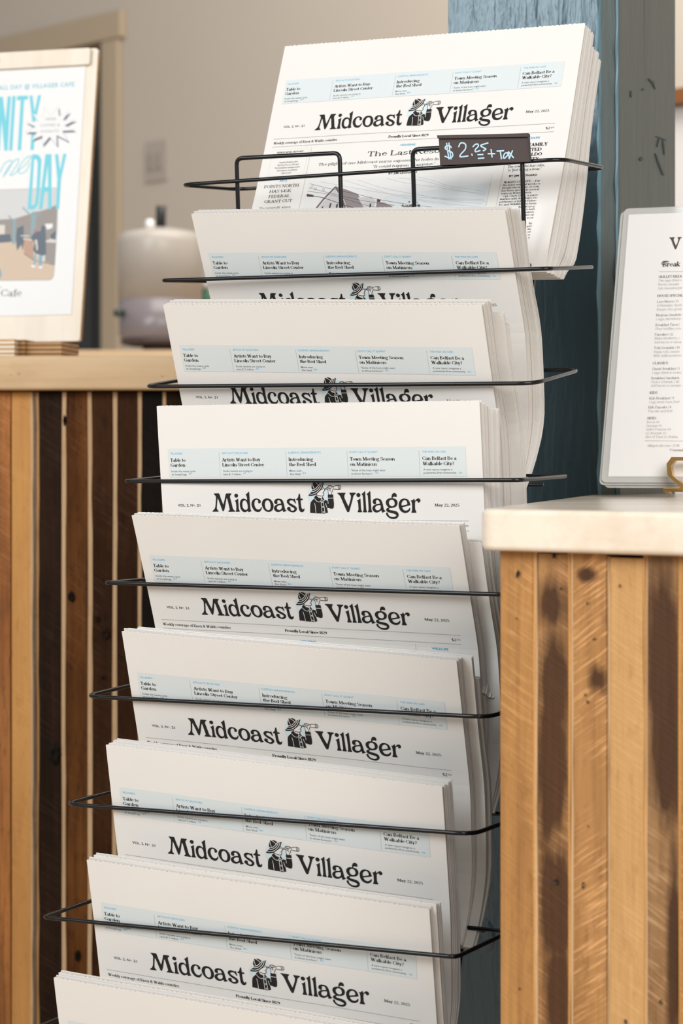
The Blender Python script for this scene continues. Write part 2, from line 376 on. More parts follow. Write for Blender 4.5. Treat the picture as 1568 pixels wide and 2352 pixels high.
class Ink:
    """flat print gathered as polygons on a page measured in mm (u to the right, v down), one set per ink and layer"""
    def __init__(s): s.d = {}

    def poly(s, ink, pts, lift=.12):
        V, Fc = s.d.setdefault((ink, lift), ([], [])); n = len(V); j = len(Fc) % 7; V += [(q[0], q[1], j) for q in pts]; Fc.append(tuple(range(n, n + len(pts))))

    def tris(s, ink, loops, lift=.12):
        V, Fc = s.d.setdefault((ink, lift), ([], [])); n = len(V)
        for t in tessellate_polygon([[Vector((p[0], p[1], 0)) for p in L] for L in loops]): Fc.append(tuple(n + i for i in t))
        for L in loops: V += [(p[0], p[1]) for p in L]

    def stroke(s, ink, pts, wd, lift=.12):
        for a, b in zip(pts, pts[1:]):
            d = math.hypot(b[0] - a[0], b[1] - a[1]) or 1e-6; nx, ny = -(b[1] - a[1]) / d * wd / 2, (b[0] - a[0]) / d * wd / 2
            ex, ey = (b[0] - a[0]) / d * wd * .2, (b[1] - a[1]) / d * wd * .2
            s.poly(ink, [(a[0] + nx - ex, a[1] + ny - ey), (a[0] - nx - ex, a[1] - ny - ey), (b[0] - nx + ex, b[1] - ny + ey), (b[0] + nx + ex, b[1] + ny + ey)], lift)

    def serif(s, ink, txt, u, v, cap, width=None, wt=1.0, italic=0, align='l', fit=True, track=0, lift=.12, slope=0.0):
        k = cap / 7.0; adv = sum(glyph(c, wt)[0] + track for c in txt)
        kx = (width / adv) if width else k
        if align == 'c': u = u - adv * kx / 2
        if align == 'r': u = u - adv * kx
        x = 0; u0 = u
        for c in txt:
            a, ps = glyph(c, wt)
            for p in ps:
                q = [(u + (x + px_) * kx + italic * py_ * k, v - py_ * k) for px_, py_ in p]
                if slope: q = [(X_, Y_ + slope * (X_ - u0)) for X_, Y_ in q]
                s.poly(ink, q, lift)
            x += a + track
        return adv * kx

    def sans(s, ink, txt, u, v, cap, width=None, align='l', bold=0.0, italic=0, lift=.12, spacing=1.0, slope=0.0):
        V, Fc, wd = sans_mesh(txt, bold, spacing)
        k = cap / .7; kx = (width / wd) if width else k
        if align == 'c': u = u - wd * kx / 2
        if align == 'r': u = u - wd * kx
        VV, FF = s.d.setdefault((ink, lift), ([], [])); n = len(VV)
        VV += [(u + x * kx + italic * y * k, v - y * k + slope * x * kx) for x, y in V]; FF += [tuple(n + i for i in f) for f in Fc]

    def refine(s, mx=5.0):
        """split large shapes so that they follow a curved sheet"""
        for key, (V, Fc) in list(s.d.items()):
            NV, NF = [], []
            def cut(a, b, c, depth=0):
                L = [(math.hypot(b[0] - a[0], b[1] - a[1]), a, b, c), (math.hypot(c[0] - b[0], c[1] - b[1]), b, c, a), (math.hypot(a[0] - c[0], a[1] - c[1]), c, a, b)]
                l, p, q, r = max(L, key=lambda e: e[0])
                if l > mx and depth < 14:
                    m_ = tuple((p[k] + q[k]) / 2 for k in range(len(p))); cut(p, m_, r, depth + 1); cut(m_, q, r, depth + 1)
                else:
                    n = len(NV); NV.extend((a, b, c)); NF.append((n, n + 1, n + 2))
            for f in Fc:
                for k in range(1, len(f) - 1): cut(V[f[0]], V[f[k]], V[f[k + 1]])
            s.d[key] = (NV, NF)

    def map(s, fn):
        """verts, faces and material slots of all the print laid on fn(u, v, lift) in mm"""
        keys = list(s.d); V, Fc, mi = [], [], []
        inks = []
        for ink, lift in keys:
            if ink not in inks: inks.append(ink)
            vs, fs = s.d[(ink, lift)]; n = len(V)
            V += [fn(p[0], p[1], lift + (p[2] * .004 if len(p) > 2 else 0)) for p in vs]; Fc += [tuple(n + i for i in f) for f in fs]; mi += [inks.index(ink)] * len(fs)
        return V, Fc, mi, inks


_sc = {}


def sans_mesh(txt, bold, spacing):
    key = (txt, bold, spacing)
    if key in _sc: return _sc[key]
    cu = bpy.data.curves.new('t', 'FONT'); cu.body = txt; cu.resolution_u = 2; cu.offset = bold; cu.space_character = spacing
    o = bpy.data.objects.new('t', cu); COL.objects.link(o)
    me = bpy.data.meshes.new_from_object(o.evaluated_get(bpy.context.evaluated_depsgraph_get()))
    V = [(v.co.x, v.co.y) for v in me.vertices]; Fc = [tuple(p.vertices) for p in me.polygons]
    x0 = min(v[0] for v in V); wd = max(v[0] for v in V) - x0
    V = [(x - x0, y) for x, y in V]
    bpy.data.objects.remove(o); bpy.data.curves.remove(cu); bpy.data.meshes.remove(me)
    _sc[key] = (V, Fc, wd)
    return _sc[key]


def smooth_loop(pts, n=3):
    """closed outline through pts; a point given with a third value keeps a corner"""
    k = len(pts); out = []
    for i in range(k):
        p0, p1, p2, p3 = pts[i - 1], pts[i], pts[(i + 1) % k], pts[(i + 2) % k]
        if len(p1) > 2: p0 = (2 * p1[0] - p2[0], 2 * p1[1] - p2[1])
        if len(p2) > 2: p3 = (2 * p2[0] - p1[0], 2 * p2[1] - p1[1])
        L = math.hypot(p2[0] - p1[0], p2[1] - p1[1])
        m1 = [(p2[j] - p0[j]) / 2 for j in (0, 1)]; m2 = [(p3[j] - p1[j]) / 2 for j in (0, 1)]
        for m_ in (m1, m2):
            q = math.hypot(*m_)
            if q > L: m_[0] *= L / q; m_[1] *= L / q
        for j in range(n):
            t = j / n; a, b, c, d = 2 * t**3 - 3 * t**2 + 1, t**3 - 2 * t**2 + t, -2 * t**3 + 3 * t**2, t**3 - t**2
            out.append((a * p1[0] + b * m1[0] + c * p2[0] + d * m2[0], a * p1[1] + b * m1[1] + c * p2[1] + d * m2[1]))
    return out


def pp(txt):
    """'x y x y! ...' to points, '!' marks a corner"""
    t = txt.split(); out = []
    for a, b in zip(t[0::2], t[1::2]):
        out.append((float(a), float(b[:-1]), 1) if b.endswith('!') else (float(a), float(b)))
    return out


def circ(x, y, r, n=16): return [(x + r * math.cos(2 * math.pi * i / n), y + r * math.sin(2 * math.pi * i / n)) for i in range(n)]


# the masthead, drawn letter by letter: (origin x, origin y, units per px), outline, hole
A_, B_, D_, E_ = (480, 1125, 15.68), (575, 1125, 12.06), (775, 1130, 17.42), (850, 1130, 12.544)
MAST = [
 (A_, '190 160 215 145 375 145 403 165 455 350 530 552! 595 350 642 172 665 155 838 157 855 178 805 235 795 300 830 450 880 690 905 735 960 778 950 800 715 800 702 780 750 745 758 700 740 600 690 350 672 325 655 345 590 620 545 750 515 783 485 755 420 560 350 350 335 322 322 350 300 500 280 650 290 710 340 765 335 788 120 788 108 772 180 705 215 650 240 550 265 350 268 270 245 220', None),
 (A_, 'C 1028 238 70', None),
 (A_, '970 412! 1030 388 1078 345! 1092 352 1094 500 1098 690 1110 740 1138 790! 1128 803 985 803 978 788 1000 745 1010 680 1008 520 995 460', None),
 (A_, '1380 198! 1440 165 1495 105! 1514 125 1520 400 1528 700 1540 745 1572 790! 1450 828! 1440 775! 1390 800 1310 825 1230 790 1170 700 1148 580 1160 460 1215 375 1300 345 1370 370 1425 412! 1425 340 1410 260', '1325 412 1270 440 1240 520 1245 640 1290 720 1360 745 1410 725 1435 670 1435 600 1420 510 1380 430'),
 (B_, '215 268 290 290 332 335 332 375 305 402 268 398 262 370 262 335 235 307 200 305 165 340 148 420 165 500 205 555 260 570 310 550 340 498! 355 505! 350 550 300 620 230 635 150 605 90 520 68 430 85 350 130 295 172 274', None),
 (B_, '510 275 590 290 650 350 685 430 685 520 650 590 590 630 530 638 460 615 400 550 363 455 370 380 405 315 455 283', '515 325 465 360 445 440 455 520 490 575 545 592 590 560 607 490 600 410 570 345'),
 (B_, '830 285 910 300 955 350 980 430 1000 550 1015 590 1052 615! 955 650! 933 598! 900 615 850 640 800 645 740 625 700 570 705 510 750 460 820 432 905 418! 895 370 865 335 825 330 797 355 803 400 785 430 750 432 720 405 712 370 735 320 780 292', '900 458 840 465 790 495 775 535 800 580 850 592 895 570 917 530 917 480'),
 (B_, '1175 290 1262 308 1290 285! 1318 418! 1300 428! 1260 365 1210 340 1165 345 1135 375 1150 410 1200 440 1270 480 1325 530 1335 580 1310 625 1260 655 1200 660 1120 630 1065 580 1065 545 1095 515 1135 515 1160 540 1155 575 1175 608 1215 618 1255 600 1268 565 1230 530 1150 485 1090 430 1065 380 1080 330 1120 300', None),
 (B_, '1325 322! 1385 262 1405 190 1425 163 1445 190 1450 297! 1500 300 1515 320 1500 342 1450 345! 1455 450 1465 540 1495 588 1528 568 1545 555! 1540 610 1510 650 1470 662 1420 640 1390 570 1385 450 1378 342! 1340 338', None),
 (D_, '95 165 115 152 410 155 420 175 375 245 365 330 400 430 510 682! 562 560 615 400 632 290 612 235 575 180 590 157 820 160 835 180 760 245 720 310 690 420 600 680 540 860 515 890 465 890 435 850 300 520 230 340 180 250', None),
 (D_, 'C 930 250 80', None),
 (D_, '855 460! 930 430 990 372! 1004 395 1005 600 1007 760 1020 820 1047 890! 1038 905 875 903 870 882 905 800 908 650 900 540 885 490', None),
 (D_, '1048 212! 1120 170 1185 102! 1200 115 1205 400 1212 780 1220 830 1242 895! 1230 910 1088 908 1080 890 1110 800 1110 500 1103 300 1085 250', None),
 (D_, '1252 212! 1325 170 1390 104! 1406 118 1408 400 1414 780 1424 830 1447 893! 1436 911 1285 910 1278 892 1308 800 1308 500 1302 300 1285 250', None),
 (E_, '250 280 330 295 380 345 410 440 430 560 445 600 487 630! 385 676! 360 605! 330 625 280 655 215 665 150 640 112 575 120 510 170 460 230 440 330 425! 320 375 290 330 250 325 216 355 226 405 205 435 170 437 135 405 128 365 150 310 200 285', '335 462 260 470 205 500 190 550 215 595 270 605 325 580 348 530 348 480'),
 (E_, '665 283! 672 220 700 160 750 138 800 160 815 205 805 248 740 240 700 258 700 285! 770 300 820 355 828 420 800 490 740 530 660 545 600 550 577 572 600 600 680 615 780 640 830 685 845 740 820 800 760 840 690 848 600 830 520 770 490 710 500 675 525 668 545 682 550 720 590 770 660 795 730 790 777 762 765 730 700 700 580 670 520 640 498 600 520 555 578 532! 530 490 500 420 510 350 560 300 615 283', '660 322 610 345 585 400 600 460 645 495 700 495 740 460 748 410 730 355 700 330'),
 (E_, '1030 295 1110 315 1160 375 1185 465! 1175 482! 952 530! 965 570 1000 610 1060 625 1120 600 1160 552! 1178 560! 1165 620 1110 670 1030 690 940 660 880 590 858 490 870 400 920 330 970 302', '1030 338 970 370 940 430 942 492! 1100 456! 1100 400 1075 355'),
 (E_, '1198 355! 1260 340 1300 296! 1308 330 1320 370! 1360 320 1410 297 1450 310 1472 350 1460 390 1425 412 1400 410 1385 372 1355 365 1325 395 1315 450 1312 580 1325 630 1345 668! 1335 685 1210 685 1205 668 1228 610 1232 450 1222 390', None),
]


def mast_uv(X, Y):
    return (47.3 + (X - 486.9) * .3933, 88.9 + (Y - 1175.3 - (X - 486.9) * .0198) * .372)


def masthead(ink, I, lo, hi):
    for (ox, oy, k), outer, hole in MAST[lo:hi]:
        if outer.startswith('C'): _, x, y, r = outer.split(); L = [circ(float(x), float(y), float(r), 20)]
        else:
            L = [smooth_loop(pp(outer))]
            if hole: L.append(smooth_loop(pp(hole)))
        I.tris(ink, [[mast_uv(ox + x / k, oy + y / k) for x, y in q] for q in L], .12)


def emblem(I):
    g = lambda x, y: mast_uv(710 + x / 18.447, 1110 + y / 18.447)
    P_ = lambda ink, t, lift: I.tris(ink, [[g(x, y) for x, y in smooth_loop(pp(t))]], lift)
    S_ = lambda ink, t, wd, lift: I.stroke(ink, [g(x[0], x[1]) for x in smooth_open(pp(t))], wd * .0206, lift)
    I.tris('pale', [[g(x, y) for x, y in circ(590, 640, 545, 40)]], .07)
    P_('ink', '108 1320! 120 1100 145 930 200 840 305 745! 315 690 400 600! 480 640 620 760! 672 655! 700 730 750 800! 890 850! 897 600 915 585 1105 592 1120 612 1128 850 1135 950 1115 1120 1065 1165 1000 1165 830 1115! 862 1320! 770 1345! 720 1362! 640 1362! 600 1355! 370 1345! 340 1340!', .14)
    P_('white', '420 590! 640 380! 690 285! 790 415! 740 455 735 590 690 640 560 640 480 620', .16)
    S_('ink', '690 270! 790 415! 742 452! 728 500 735 560 720 610 690 638 600 645 480 615 410 580', 26, .2)
    S_('ink', '650 520 720 518', 16, .2); S_('ink', '650 370 685 370 695 350', 22, .2)
    for t in ('440 625 520 700', '520 655 545 715', '585 665 592 730', '640 670 632 720'): S_('white', t, 34, .2)
    P_('ink', '80 600! 150 530 230 440! 250 405! 225 280 250 170 300 60! 330 75 400 45 500 60 600 128! 770 70! 700 275! 620 400 500 500 380 590 250 625 110 632', .22)
    for t in ('150 562 300 550 450 480 600 330 660 220 695 110', '225 460 350 440 480 360 570 250 635 120', '250 388 380 350 500 240 588 130', '285 115 290 230 335 330', '350 70 430 110 520 185'): S_('white', t, 22, .26)
    for t in ('330 745 400 840 500 885 580 862 622 755', '622 755 680 820 740 830 752 800', '605 865 600 1000 620 1352', '690 865 710 1050 742 1345', '320 925 345 1100 356 1348', '780 940 800 1010 828 1110', '905 740 1120 738', '890 860 893 965'): S_('white', t, 20, .2)
    for x, y in ((648, 887), (670, 1093), (686, 1300)):
        I.tris('white', [[g(a, b) for a, b in circ(x, y, 36, 14)]], .24); I.tris('ink', [[g(a, b) for a, b in circ(x, y, 20, 12)]], .28)
    P_('white', '925 590! 915 470 930 400! 810 365! 810 335! 920 300! 910 250 950 230 1000 222 1050 225 1110 250 1130 270! 1400 228! 1455 260! 1455 340! 1430 385! 1160 375! 1105 390! 1095 450 1050 590!', .16)
    for t in ('770 330 820 335', '790 372 830 370 920 375', '820 335 860 310 920 295', '1140 270 1250 240 1410 230 1450 260 1455 320 1430 380 1300 385 1150 372', '1150 275 1145 330 1160 375', '1350 245 1360 300 1355 375', '1395 240 1405 300 1395 375',
              '920 375 915 470 932 590', '1105 385 1100 450 1060 520 1050 590', '910 300 912 250 945 235 950 290', '950 290 960 235 1000 225 1005 285', '1005 285 1015 230 1050 230 1060 290', '1060 295 1080 245 1115 260 1120 300', '930 370 970 345 1020 355 1000 400 960 410 1010 420 1030 470', '915 310 1000 330 1090 320', '830 360 900 350'): S_('ink', t, 20, .26)


def smooth_open(pts, n=3):
    q = [pts[0]] + pts + [pts[-1]]; out = []
    for i in range(1, len(q) - 2):
        p0, p1, p2, p3 = q[i - 1], q[i], q[i + 1], q[i + 2]
        if len(p1) > 2: p0 = p1
        if len(p2) > 2: p3 = p2
        for j in range(n):
            t = j / n
            out.append(tuple(.5 * (2 * p1[k] + (p2[k] - p0[k]) * t + (2 * p0[k] - 5 * p1[k] + 4 * p2[k] - p3[k]) * t * t + (3 * p1[k] - p0[k] - 3 * p2[k] + p3[k]) * t**3) for k in (0, 1)))
    out.append(pts[-1][:2])
    return out


# ---- the front page, in mm from its top left corner
def wavy(I, u0, u1, v):
    n = int((u1 - u0) / .6); I.stroke('rule', [(u0 + (u1 - u0) * i / n, v + .28 * math.sin(i * math.pi / 2)) for i in range(n + 1)], .2)


def page_prints():
    R = {}
    b = Ink()
    nb = 24
    for i in range(nb):
        for j in range(4):
            a0, a1 = 8.6 + 268.4 * i / nb, 8.6 + 268.4 * (i + 1) / nb; c0, c1 = 36 + 6 * j, 42 + 6 * j
            b.poly('band', [(a0, c0), (a1, c0), (a1, c1), (a0, c1)], .05)
    R['teaser_strip'] = b
    t = Ink()
    for u in (56.5, 118.4, 173.4, 237): t.stroke('rule', [(u, 39), (u, 49), (u, 59.3)], .16)
    for s_, u, wd in (('VILLAGERS', 10.8, 11.6), ('ARTS IN MY BACKYARD', 59.2, 24.3), ('SLEEPING ARRANGEMENTS', 120.6, 29.3), ("DON'T CALL IT 'QUAINT'", 175.6, 25), ('THE WAR ON CARS', 239.8, 20.4)): t.sans('blue', s_, u, 40.8, 1.65, wd)
    for s_, u, v, wd in (('Table to', 10.4, 46.9, 14.4), ('Garden', 10.4, 51.1, 14), ('Artists Want to Buy', 59, 46.9, 35.6), ('Lincoln Street Center', 59, 51.1, 39), ('Introducing', 120.4, 46.9, 22.3), ('the Bed Shed', 120.7, 51.1, 24.4),
                         ('Town Meeting Season', 175.6, 46.9, 40), ('on Matinicus', 175.6, 51.1, 24), ('Can Belfast Be a', 239.6, 46.6, 29.4), ('Walkable City?', 239.8, 50.8, 27.1)): t.serif('ink', s_, u, v, 2.8, wd, wt=1.4)
    for s_, u, v, wd in (('Inside the waste cycle', 10.8, 55.7, 22.8), ('at ScrapDogs.', 11, 58.4, 14.5), ('Studio tenants are trying to', 59.4, 55.7, 27.4), ('raise $1.7 million.', 59.4, 58.4, 16.8), ('Move over,', 120.8, 55.7, 11.4), ('She Shed.', 121, 58.4, 10),
                         ('"Some of the boys might want', 176, 55.5, 30.6), ('to throw furniture."', 176.2, 58.2, 19.5), ('A new report imagines a', 240.1, 55, 24.9), ('pedestrian-first community.', 240.2, 57.6, 28.5)): t.sans('ink_soft', s_, u, v, 1.6, wd, bold=.006)
    for s_, u in (('B1', 27.3), ('A2', 77.8), ('B4', 132.6), ('A5', 197.4), ('A6', 270.4)): t.sans('blue', s_, u, 57.6, 1.5, 2.9)
    R['teaser_text'] = t
    m = Ink(); masthead('ink', m, 0, 9); R['masthead_word'] = m
    m = Ink(); masthead('ink', m, 9, 99); R['masthead_word_right'] = m
    e = Ink(); emblem(e); R['emblem'] = e
    a = Ink()
    a.sans('ink', 'VOL. 2, N', 15, 84.6, 2.1, 14.2, bold=.004); a.sans('ink', 'o', 29.6, 83.9, 1.25, 1.4); a.sans('ink', '. 21', 31.2, 84.6, 2.1, 4.9, bold=.004)
    a.serif('ink', 'May 22, 2025', 248.3, 83.8, 2.2, 21.3, wt=1.1)
    wavy(a, 7.5, 276.8, 95.4); wavy(a, 7.5, 276.8, 103.4)
    a.serif('ink', 'Weekly coverage of Knox & Waldo counties', 8, 100.8, 2.4, 64, wt=1.05)
    a.serif('ink', 'Proudly Local Since 1829', 122, 100.8, 2.4, 38, wt=1.4)
    a.serif('ink', '$2', 268.7, 100.8, 2.4, 4.4, wt=1.2); a.serif('ink', '25', 273.3, 99.9, 1.3, 3.2, wt=1.2)
    for k in range(32):
        for v in (106.4, 134): a.poly('rule', circ(9 + k * 1.15, v, .17, 4))
    for k in range(24):
        for u in (9, 44.7): a.poly('rule', circ(u, 106.4 + k * 1.15, .17, 4))
    a.serif('ink', 'NEWSPAPER HISTORY', 26.8, 110, 1.5, 27, wt=1.2, align='c')
    for k, s_ in enumerate(('Camden Herald est. 1869,', 'The Free Press est. 1985 and', 'The Republican Journal est. 1829.', 'Three papers consolidated', 'Sept. 19, 2024')): a.serif('ink_soft', s_, 26.8, 120 + k * 2.7, 1.5, None, wt=.7, align='c', italic=.12, track=-.6)
    a.stroke('rule', [(47.6, 106), (47.6, 140), (47.6, 170), (47.6, 215)], .16)
    a.sans('blue', 'HOUSING', 142, 109.2, 1.9, 13.9, align='c', bold=.01)
    a.serif('ink', 'The Last Resort', 104.5, 117.9, 4.6, 78, wt=.75)
    a.serif('ink', 'The plight of one Midcoast nurse exposes the holes in M', 57.7, 124.8, 2.5, 122, wt=.65, italic=.14)
    a.serif('ink', '"It could happen to anyone."', 141.5, 129.6, 2.5, 60, wt=.65, italic=.14, align='c')
    a.sans('ink', 'BY JIM LEONARD', 142, 136.6, 1.9, 27, align='c', bold=.012)
    a.sans('blue', 'ARTS', 25.5, 138.6, 1.9, 7.5, align='c', bold=.01)
    for k, s_ in enumerate(('POINTS NORTH', 'HAS $45K', 'FEDERAL', 'GRANT CUT')): a.serif('ink', s_, 25, 144.6 + k * 5.1, 2.8, (35, 22, 21.5, 28)[k], wt=.8, align='c')
    for k, s_ in enumerate(('The nonprofit, which', 'hosts CIFF is one of')): a.serif('ink_soft', s_, 7, 166 + k * 3.2, 2.1, 32, wt=.65, italic=.14)
    a.stroke('rule', [(236.9, 105.4), (236.5, 140), (236, 170), (236, 215)], .16)
    a.sans('blue', 'WILDLIFE', 257.8, 109.2, 1.9, 14.2, align='c', bold=.01)
    for k, s_ in enumerate(('BEAR FAMILY', 'SPOTTED', 'IN WALDO', 'COUNTY')): a.serif('ink', s_, 257.2, 116.2 + k * 4.6, 2.9, (31.5, 22, 24, 20)[k], wt=1.4, align='c')
    a.serif('ink', 'The sow, who has cubs,', 256.6, 136, 2.3, 34, wt=.8, align='c'); a.serif('ink', "is 'just being a bear.'", 256, 139.4, 2.3, 30, wt=.8, align='c')
    a.sans('ink', 'BY JIM LEONARD', 255.5, 145, 1.8, 25.5, align='c', bold=.02)
    a.serif('ink', 'WALDO COUNTY _ For', 239, 150.9, 1.8, 33, wt=1.1)
    for k, s_ in enumerate(('the past several weeks a', 'female black bear, or sow,', 'has been spotted in several', 'towns in Waldo County.', '   Cpl. Chris Dyer, a game', 'warden with the Maine De-', 'partment of Inland Fisher-', 'ies and Wildlife, has been')): a.serif('ink', s_, 238.4, 153.6 + k * 2.72, 1.75, 28 if k == 3 else 34, wt=.85)
    for k, s_ in enumerate(("the sow's prog-", 'like to warn', 'sidents.')): a.serif('ink', s_, 272, 175.4 + k * 2.72, 1.75, None, wt=.85, align='r', italic=.1)
    for k, s_ in enumerate(('ther sat', 'to cut', '', 'thr', 'port', 'the', 'est', 'er', 'y')): a.serif('ink', s_, 272, 183.6 + k * 2.72, 1.75, None, wt=.85, align='r')
    R['article_text'] = a
    f = Ink()     # the printed picture: gable roofs under a fan of overhead wires
    f.poly('ph_sky', [(52, 139.6), (227, 141), (226, 215), (52, 215)], .06)
    f.poly('ph_mid', [(130, 158), (227, 150), (226, 215), (110, 215)], .08)
    P2 = lambda t: [tuple(float(c) for c in q.split(',')) for q in t.split()]
    f.tris('ph_roof', [P2('79.4,146.3 91.2,150.3 102.8,155.1 107.9,162.3 118,174 130,215 108,215 96.6,172 91.1,161.6 88.9,158.2')], .10)
    f.tris('ph_wall', [P2('79.5,149.4 84.6,155.9 89.8,163.1 96,173 108,215 60,215 63.5,172 70.5,161.7')], .12)
    f.stroke('ph_trim', P2('60,176 63.2,170.3 70,159 79.4,147 86.6,156 95,172'), 1.7, .14)
    for t in ('70.1,166.3 71.5,165.9 71.4,174 69.8,174', '77.3,163.3 78.8,162.8 78.6,172 77,172', '83.7,164.7 85.4,163.7 85.7,170 84.2,170'): f.poly('ph_dark', P2(t), .15)
    f.tris('ph_wall', [P2('103.2,158.5 116.3,158.4 121.6,163.1 120,175 117,176')], .13)
    f.poly('ph_dark', P2('116.2,165 117.7,165.1 117.9,168.7 116.4,168.7'), .15)
    f.poly('ph_brick', P2('122.5,160.8 126,161.6 125.8,163.9 122.5,163.4'), .15)
    f.poly('ph_roof', P2('122.5,163.2 130.2,164.9 138.5,168.5 141,178 124,178'), .12)
    f.poly('ph_wall', P2('124,171 138,171 140,215 122,215'), .13)
    rnd = random.Random(3)
    for k in range(46):
        a0 = rnd.uniform(0, 6.28); rr = rnd.uniform(0, 6.5) ** 1.0; f.poly('ph_tree', circ(156 + rr * math.cos(a0) * 1.5, 172 + rr * math.sin(a0) * 1.15, rnd.uniform(.5, 1.5), 6), .12 + .0004 * k)
    for t in ('53.2,142.5 76.8,149.1 101.8,155.1 122.1,160.8 150.7,167.1 180,172', '52.9,146.6 77.7,153.6 107.2,161.4 140.3,168', '52.7,149.9 78,155.1 107.9,165 130.2,170.7'): f.stroke('ph_dark', smooth_open(P2(t)), .26, .16)
    f.stroke('ph_dark', smooth_open(P2('52.4,153.8 69.7,157.4 93,165.9 108.9,170.9')), .5, .16); f.poly('ph_dark', P2('52.4,152.6 59,154 60,156 53,155.4'), .17)
    for x, y in ((56, 145.5), (60, 148), (68, 149)): f.stroke('ph_dark', circ(x, y, 1.1, 8) + [(x + 1.1, y)], .2, .16)
    for t in ('62.2,140.8 105.2,150.4 138.4,157.2 178.1,163.3 226,168', '87.5,140.9 113.7,149.7 144.1,159.6 178.9,168', '100,141 126.6,150.3 154.2,156.9 177.9,162.2 224,166.5', '128,140.6 150,147 176.5,151.6 194.5,156 224.1,160.4', '139,140.8 163.6,145 189.2,153.3 223.9,162.2', '158,141 175,146 189.5,151.4 223.7,158.4', '160.9,158.3 190.7,165.6 222.5,170', '161.7,163 191.3,169.1 222.5,173.2'): f.stroke('ph_line', smooth_open(P2(t)), .2, .16)
    f.refine(); R['front_page_photo'] = f
    return R


for k, c in {'ph_sky': (.66, .65, .64, 1), 'ph_mid': (.60, .62, .63, 1), 'ph_roof': (.24, .21, .21, 1), 'ph_wall': (.5, .48, .48, 1), 'ph_trim': (.17, .12, .12, 1), 'ph_dark': (.06, .055, .06, 1), 'ph_brick': (.12, .05, .05, 1), 'ph_tree': (.13, .13, .11, 1), 'ph_line': (.42, .42, .43, 1)}.items(): M[k] = mat(k, c, .8, spec=.15)
PRINTS = page_prints()

# ------------------------------------------------------------------ the setting
def struct(mb, name, m, **kw):
    o = mb.obj(name, m, **kw); o['kind'] = 'structure'; return o


def wallmat(name, col):
    m = mat(name, col, .8, spec=.3); T = NT(m); T.bump(T.noise((1, 1, 1), 60, 4, .6), .15, .001)
    f = T.noise((1, 1, 1), 1.3, 2, .5); T.l(T.mix(f, col, tuple(x * .9 for x in col[:3]) + (1,)), T.b.inputs['Base Color']); return m


M['wall'] = wallmat('warm_grey_wall', (.52, .465, .40, 1))
M['trimw'] = mat('beige_trim', (.42, .335, .235, 1), .55)
M['door'] = mat('charcoal_door', (.030, .032, .034, 1), .6)
b = MB(); b.prism([(-6, -4), (6, -4), (6, 10), (-6, 10)], -.1, 0)
fl = struct(b, 'floor', wood('floor_boards', (.66, .51, .37, 1), (.58, .44, .31, 1), (.44, .31, .20, 1), 3, 0, knots=False, horiz=True))
# back wall: runs away to the left behind the counters
wp = Vector((-.655, 7.0, 0)); wd = Vector((.663, -.749, 0)); wn = Vector((-.749, -.663, 0))     # along to the right, normal to the room


def wpt(px):     # distance along the wall of the point seen at column px
    k = (px - IW / 2) / FPX
    return (k * wp.y - wp.x) / (wd.x - k * wd.y)


def wbox(mb, a, c, z0, z1, d0, d1):
    p = [wp + wd * a + wn * d0, wp + wd * c + wn * d0, wp + wd * c + wn * d1, wp + wd * a + wn * d1]
    mb.prism([(q.x, q.y) for q in p], z0, z1)


dR = wpt(242); dL = dR - .86; tw = wpt(281) - dR
zt = CZ + (HY - 27) / FPX * (wp.y + wd.y * wpt(268)); zh = zt - .082
b = MB(); wbox(b, dR, 9, 0, 4.2, -.14, 0); wbox(b, dL - 4, dL, 0, 4.2, -.14, 0); wbox(b, dL, dR, zh, 4.2, -.14, 0)
struct(b, 'wall_back', M['wall'])
b = MB(); wbox(b, dL, dR, 0, zh, -.11, -.06)
dr = struct(b, 'door_1', M['door'])
b = MB()
for q in (.12, 1.25): wbox(b, dL + .14, dR - .14, .15 + q * .8, .15 + q * .8 + .75, -.06, -.052)
b.obj('door_panel', M['door'], dr)
b = MB(); wbox(b, dL - tw - .03, dR + tw + .02, zh, zt, 0, .022); struct(b, 'trim_1', M['trimw'], bevel=(.004, 2))
b = MB(); wbox(b, dR, dR + tw, 0, zh, 0, .018); struct(b, 'trim_2', M['trimw'], bevel=(.004, 2))
b = MB(); wbox(b, dL - tw, dL, 0, zh, 0, .018); struct(b, 'trim_3', M['trimw'], bevel=(.004, 2))
# wall panel above and white band below, right of the post
b = MB(); a0 = wpt(1500); ys = wp.y + wd.y * wpt(1560)
zb0, zb1 = CZ + (HY - 245) / FPX * ys, CZ + (HY - 212) / FPX * ys
wbox(b, a0, a0 + 1.5, zb0, zb1, 0, .05)
struct(b, 'trim_4', mat('brown_rail', (.20, .075, .02, 1), .45))
b = MB(); wbox(b, a0, a0 + 1.5, .3, zb0 - .002, 0, .012)
struct(b, 'trim_5', mat('white_panel', (.66, .65, .63, 1), .6))

# light switch
sL, sR = wpt(336), wpt(386); ysw = wp.y + wd.y * sL
t = thing('light_switch', 'pale blurred switch plate on the grey wall right of the doorway', 'switch', wp + wd * (sL + sR) / 2 + Vector((0, 0, CZ + (HY - 375) / FPX * ysw)))
zs0, zs1 = CZ + (HY - 420) / FPX * ysw, CZ + (HY - 328) / FPX * ysw
b = MB(); wbox(b, sL, sR, zs0, zs1, 0, .006); b.obj('cover_plate', mat('switch_plate', (.40, .35, .31, 1), .4), t)
b = MB()
for q in (.3, .7): wbox(b, sL + (sR - sL) * (q - .1), sL + (sR - sL) * (q + .1), zs0 + .035, zs1 - .035, .006, .012)
b.obj('toggle', mat('switch_toggle', (.33, .28, .25, 1), .4), t)

# ------------------------------------------------------------------ painted timber post
rt = Vector((math.cos(.45774), -math.sin(.45774), 0)); fw = Vector((-math.sin(.45774), -math.cos(.45774), 0)); UP = Vector((0, 0, 1))


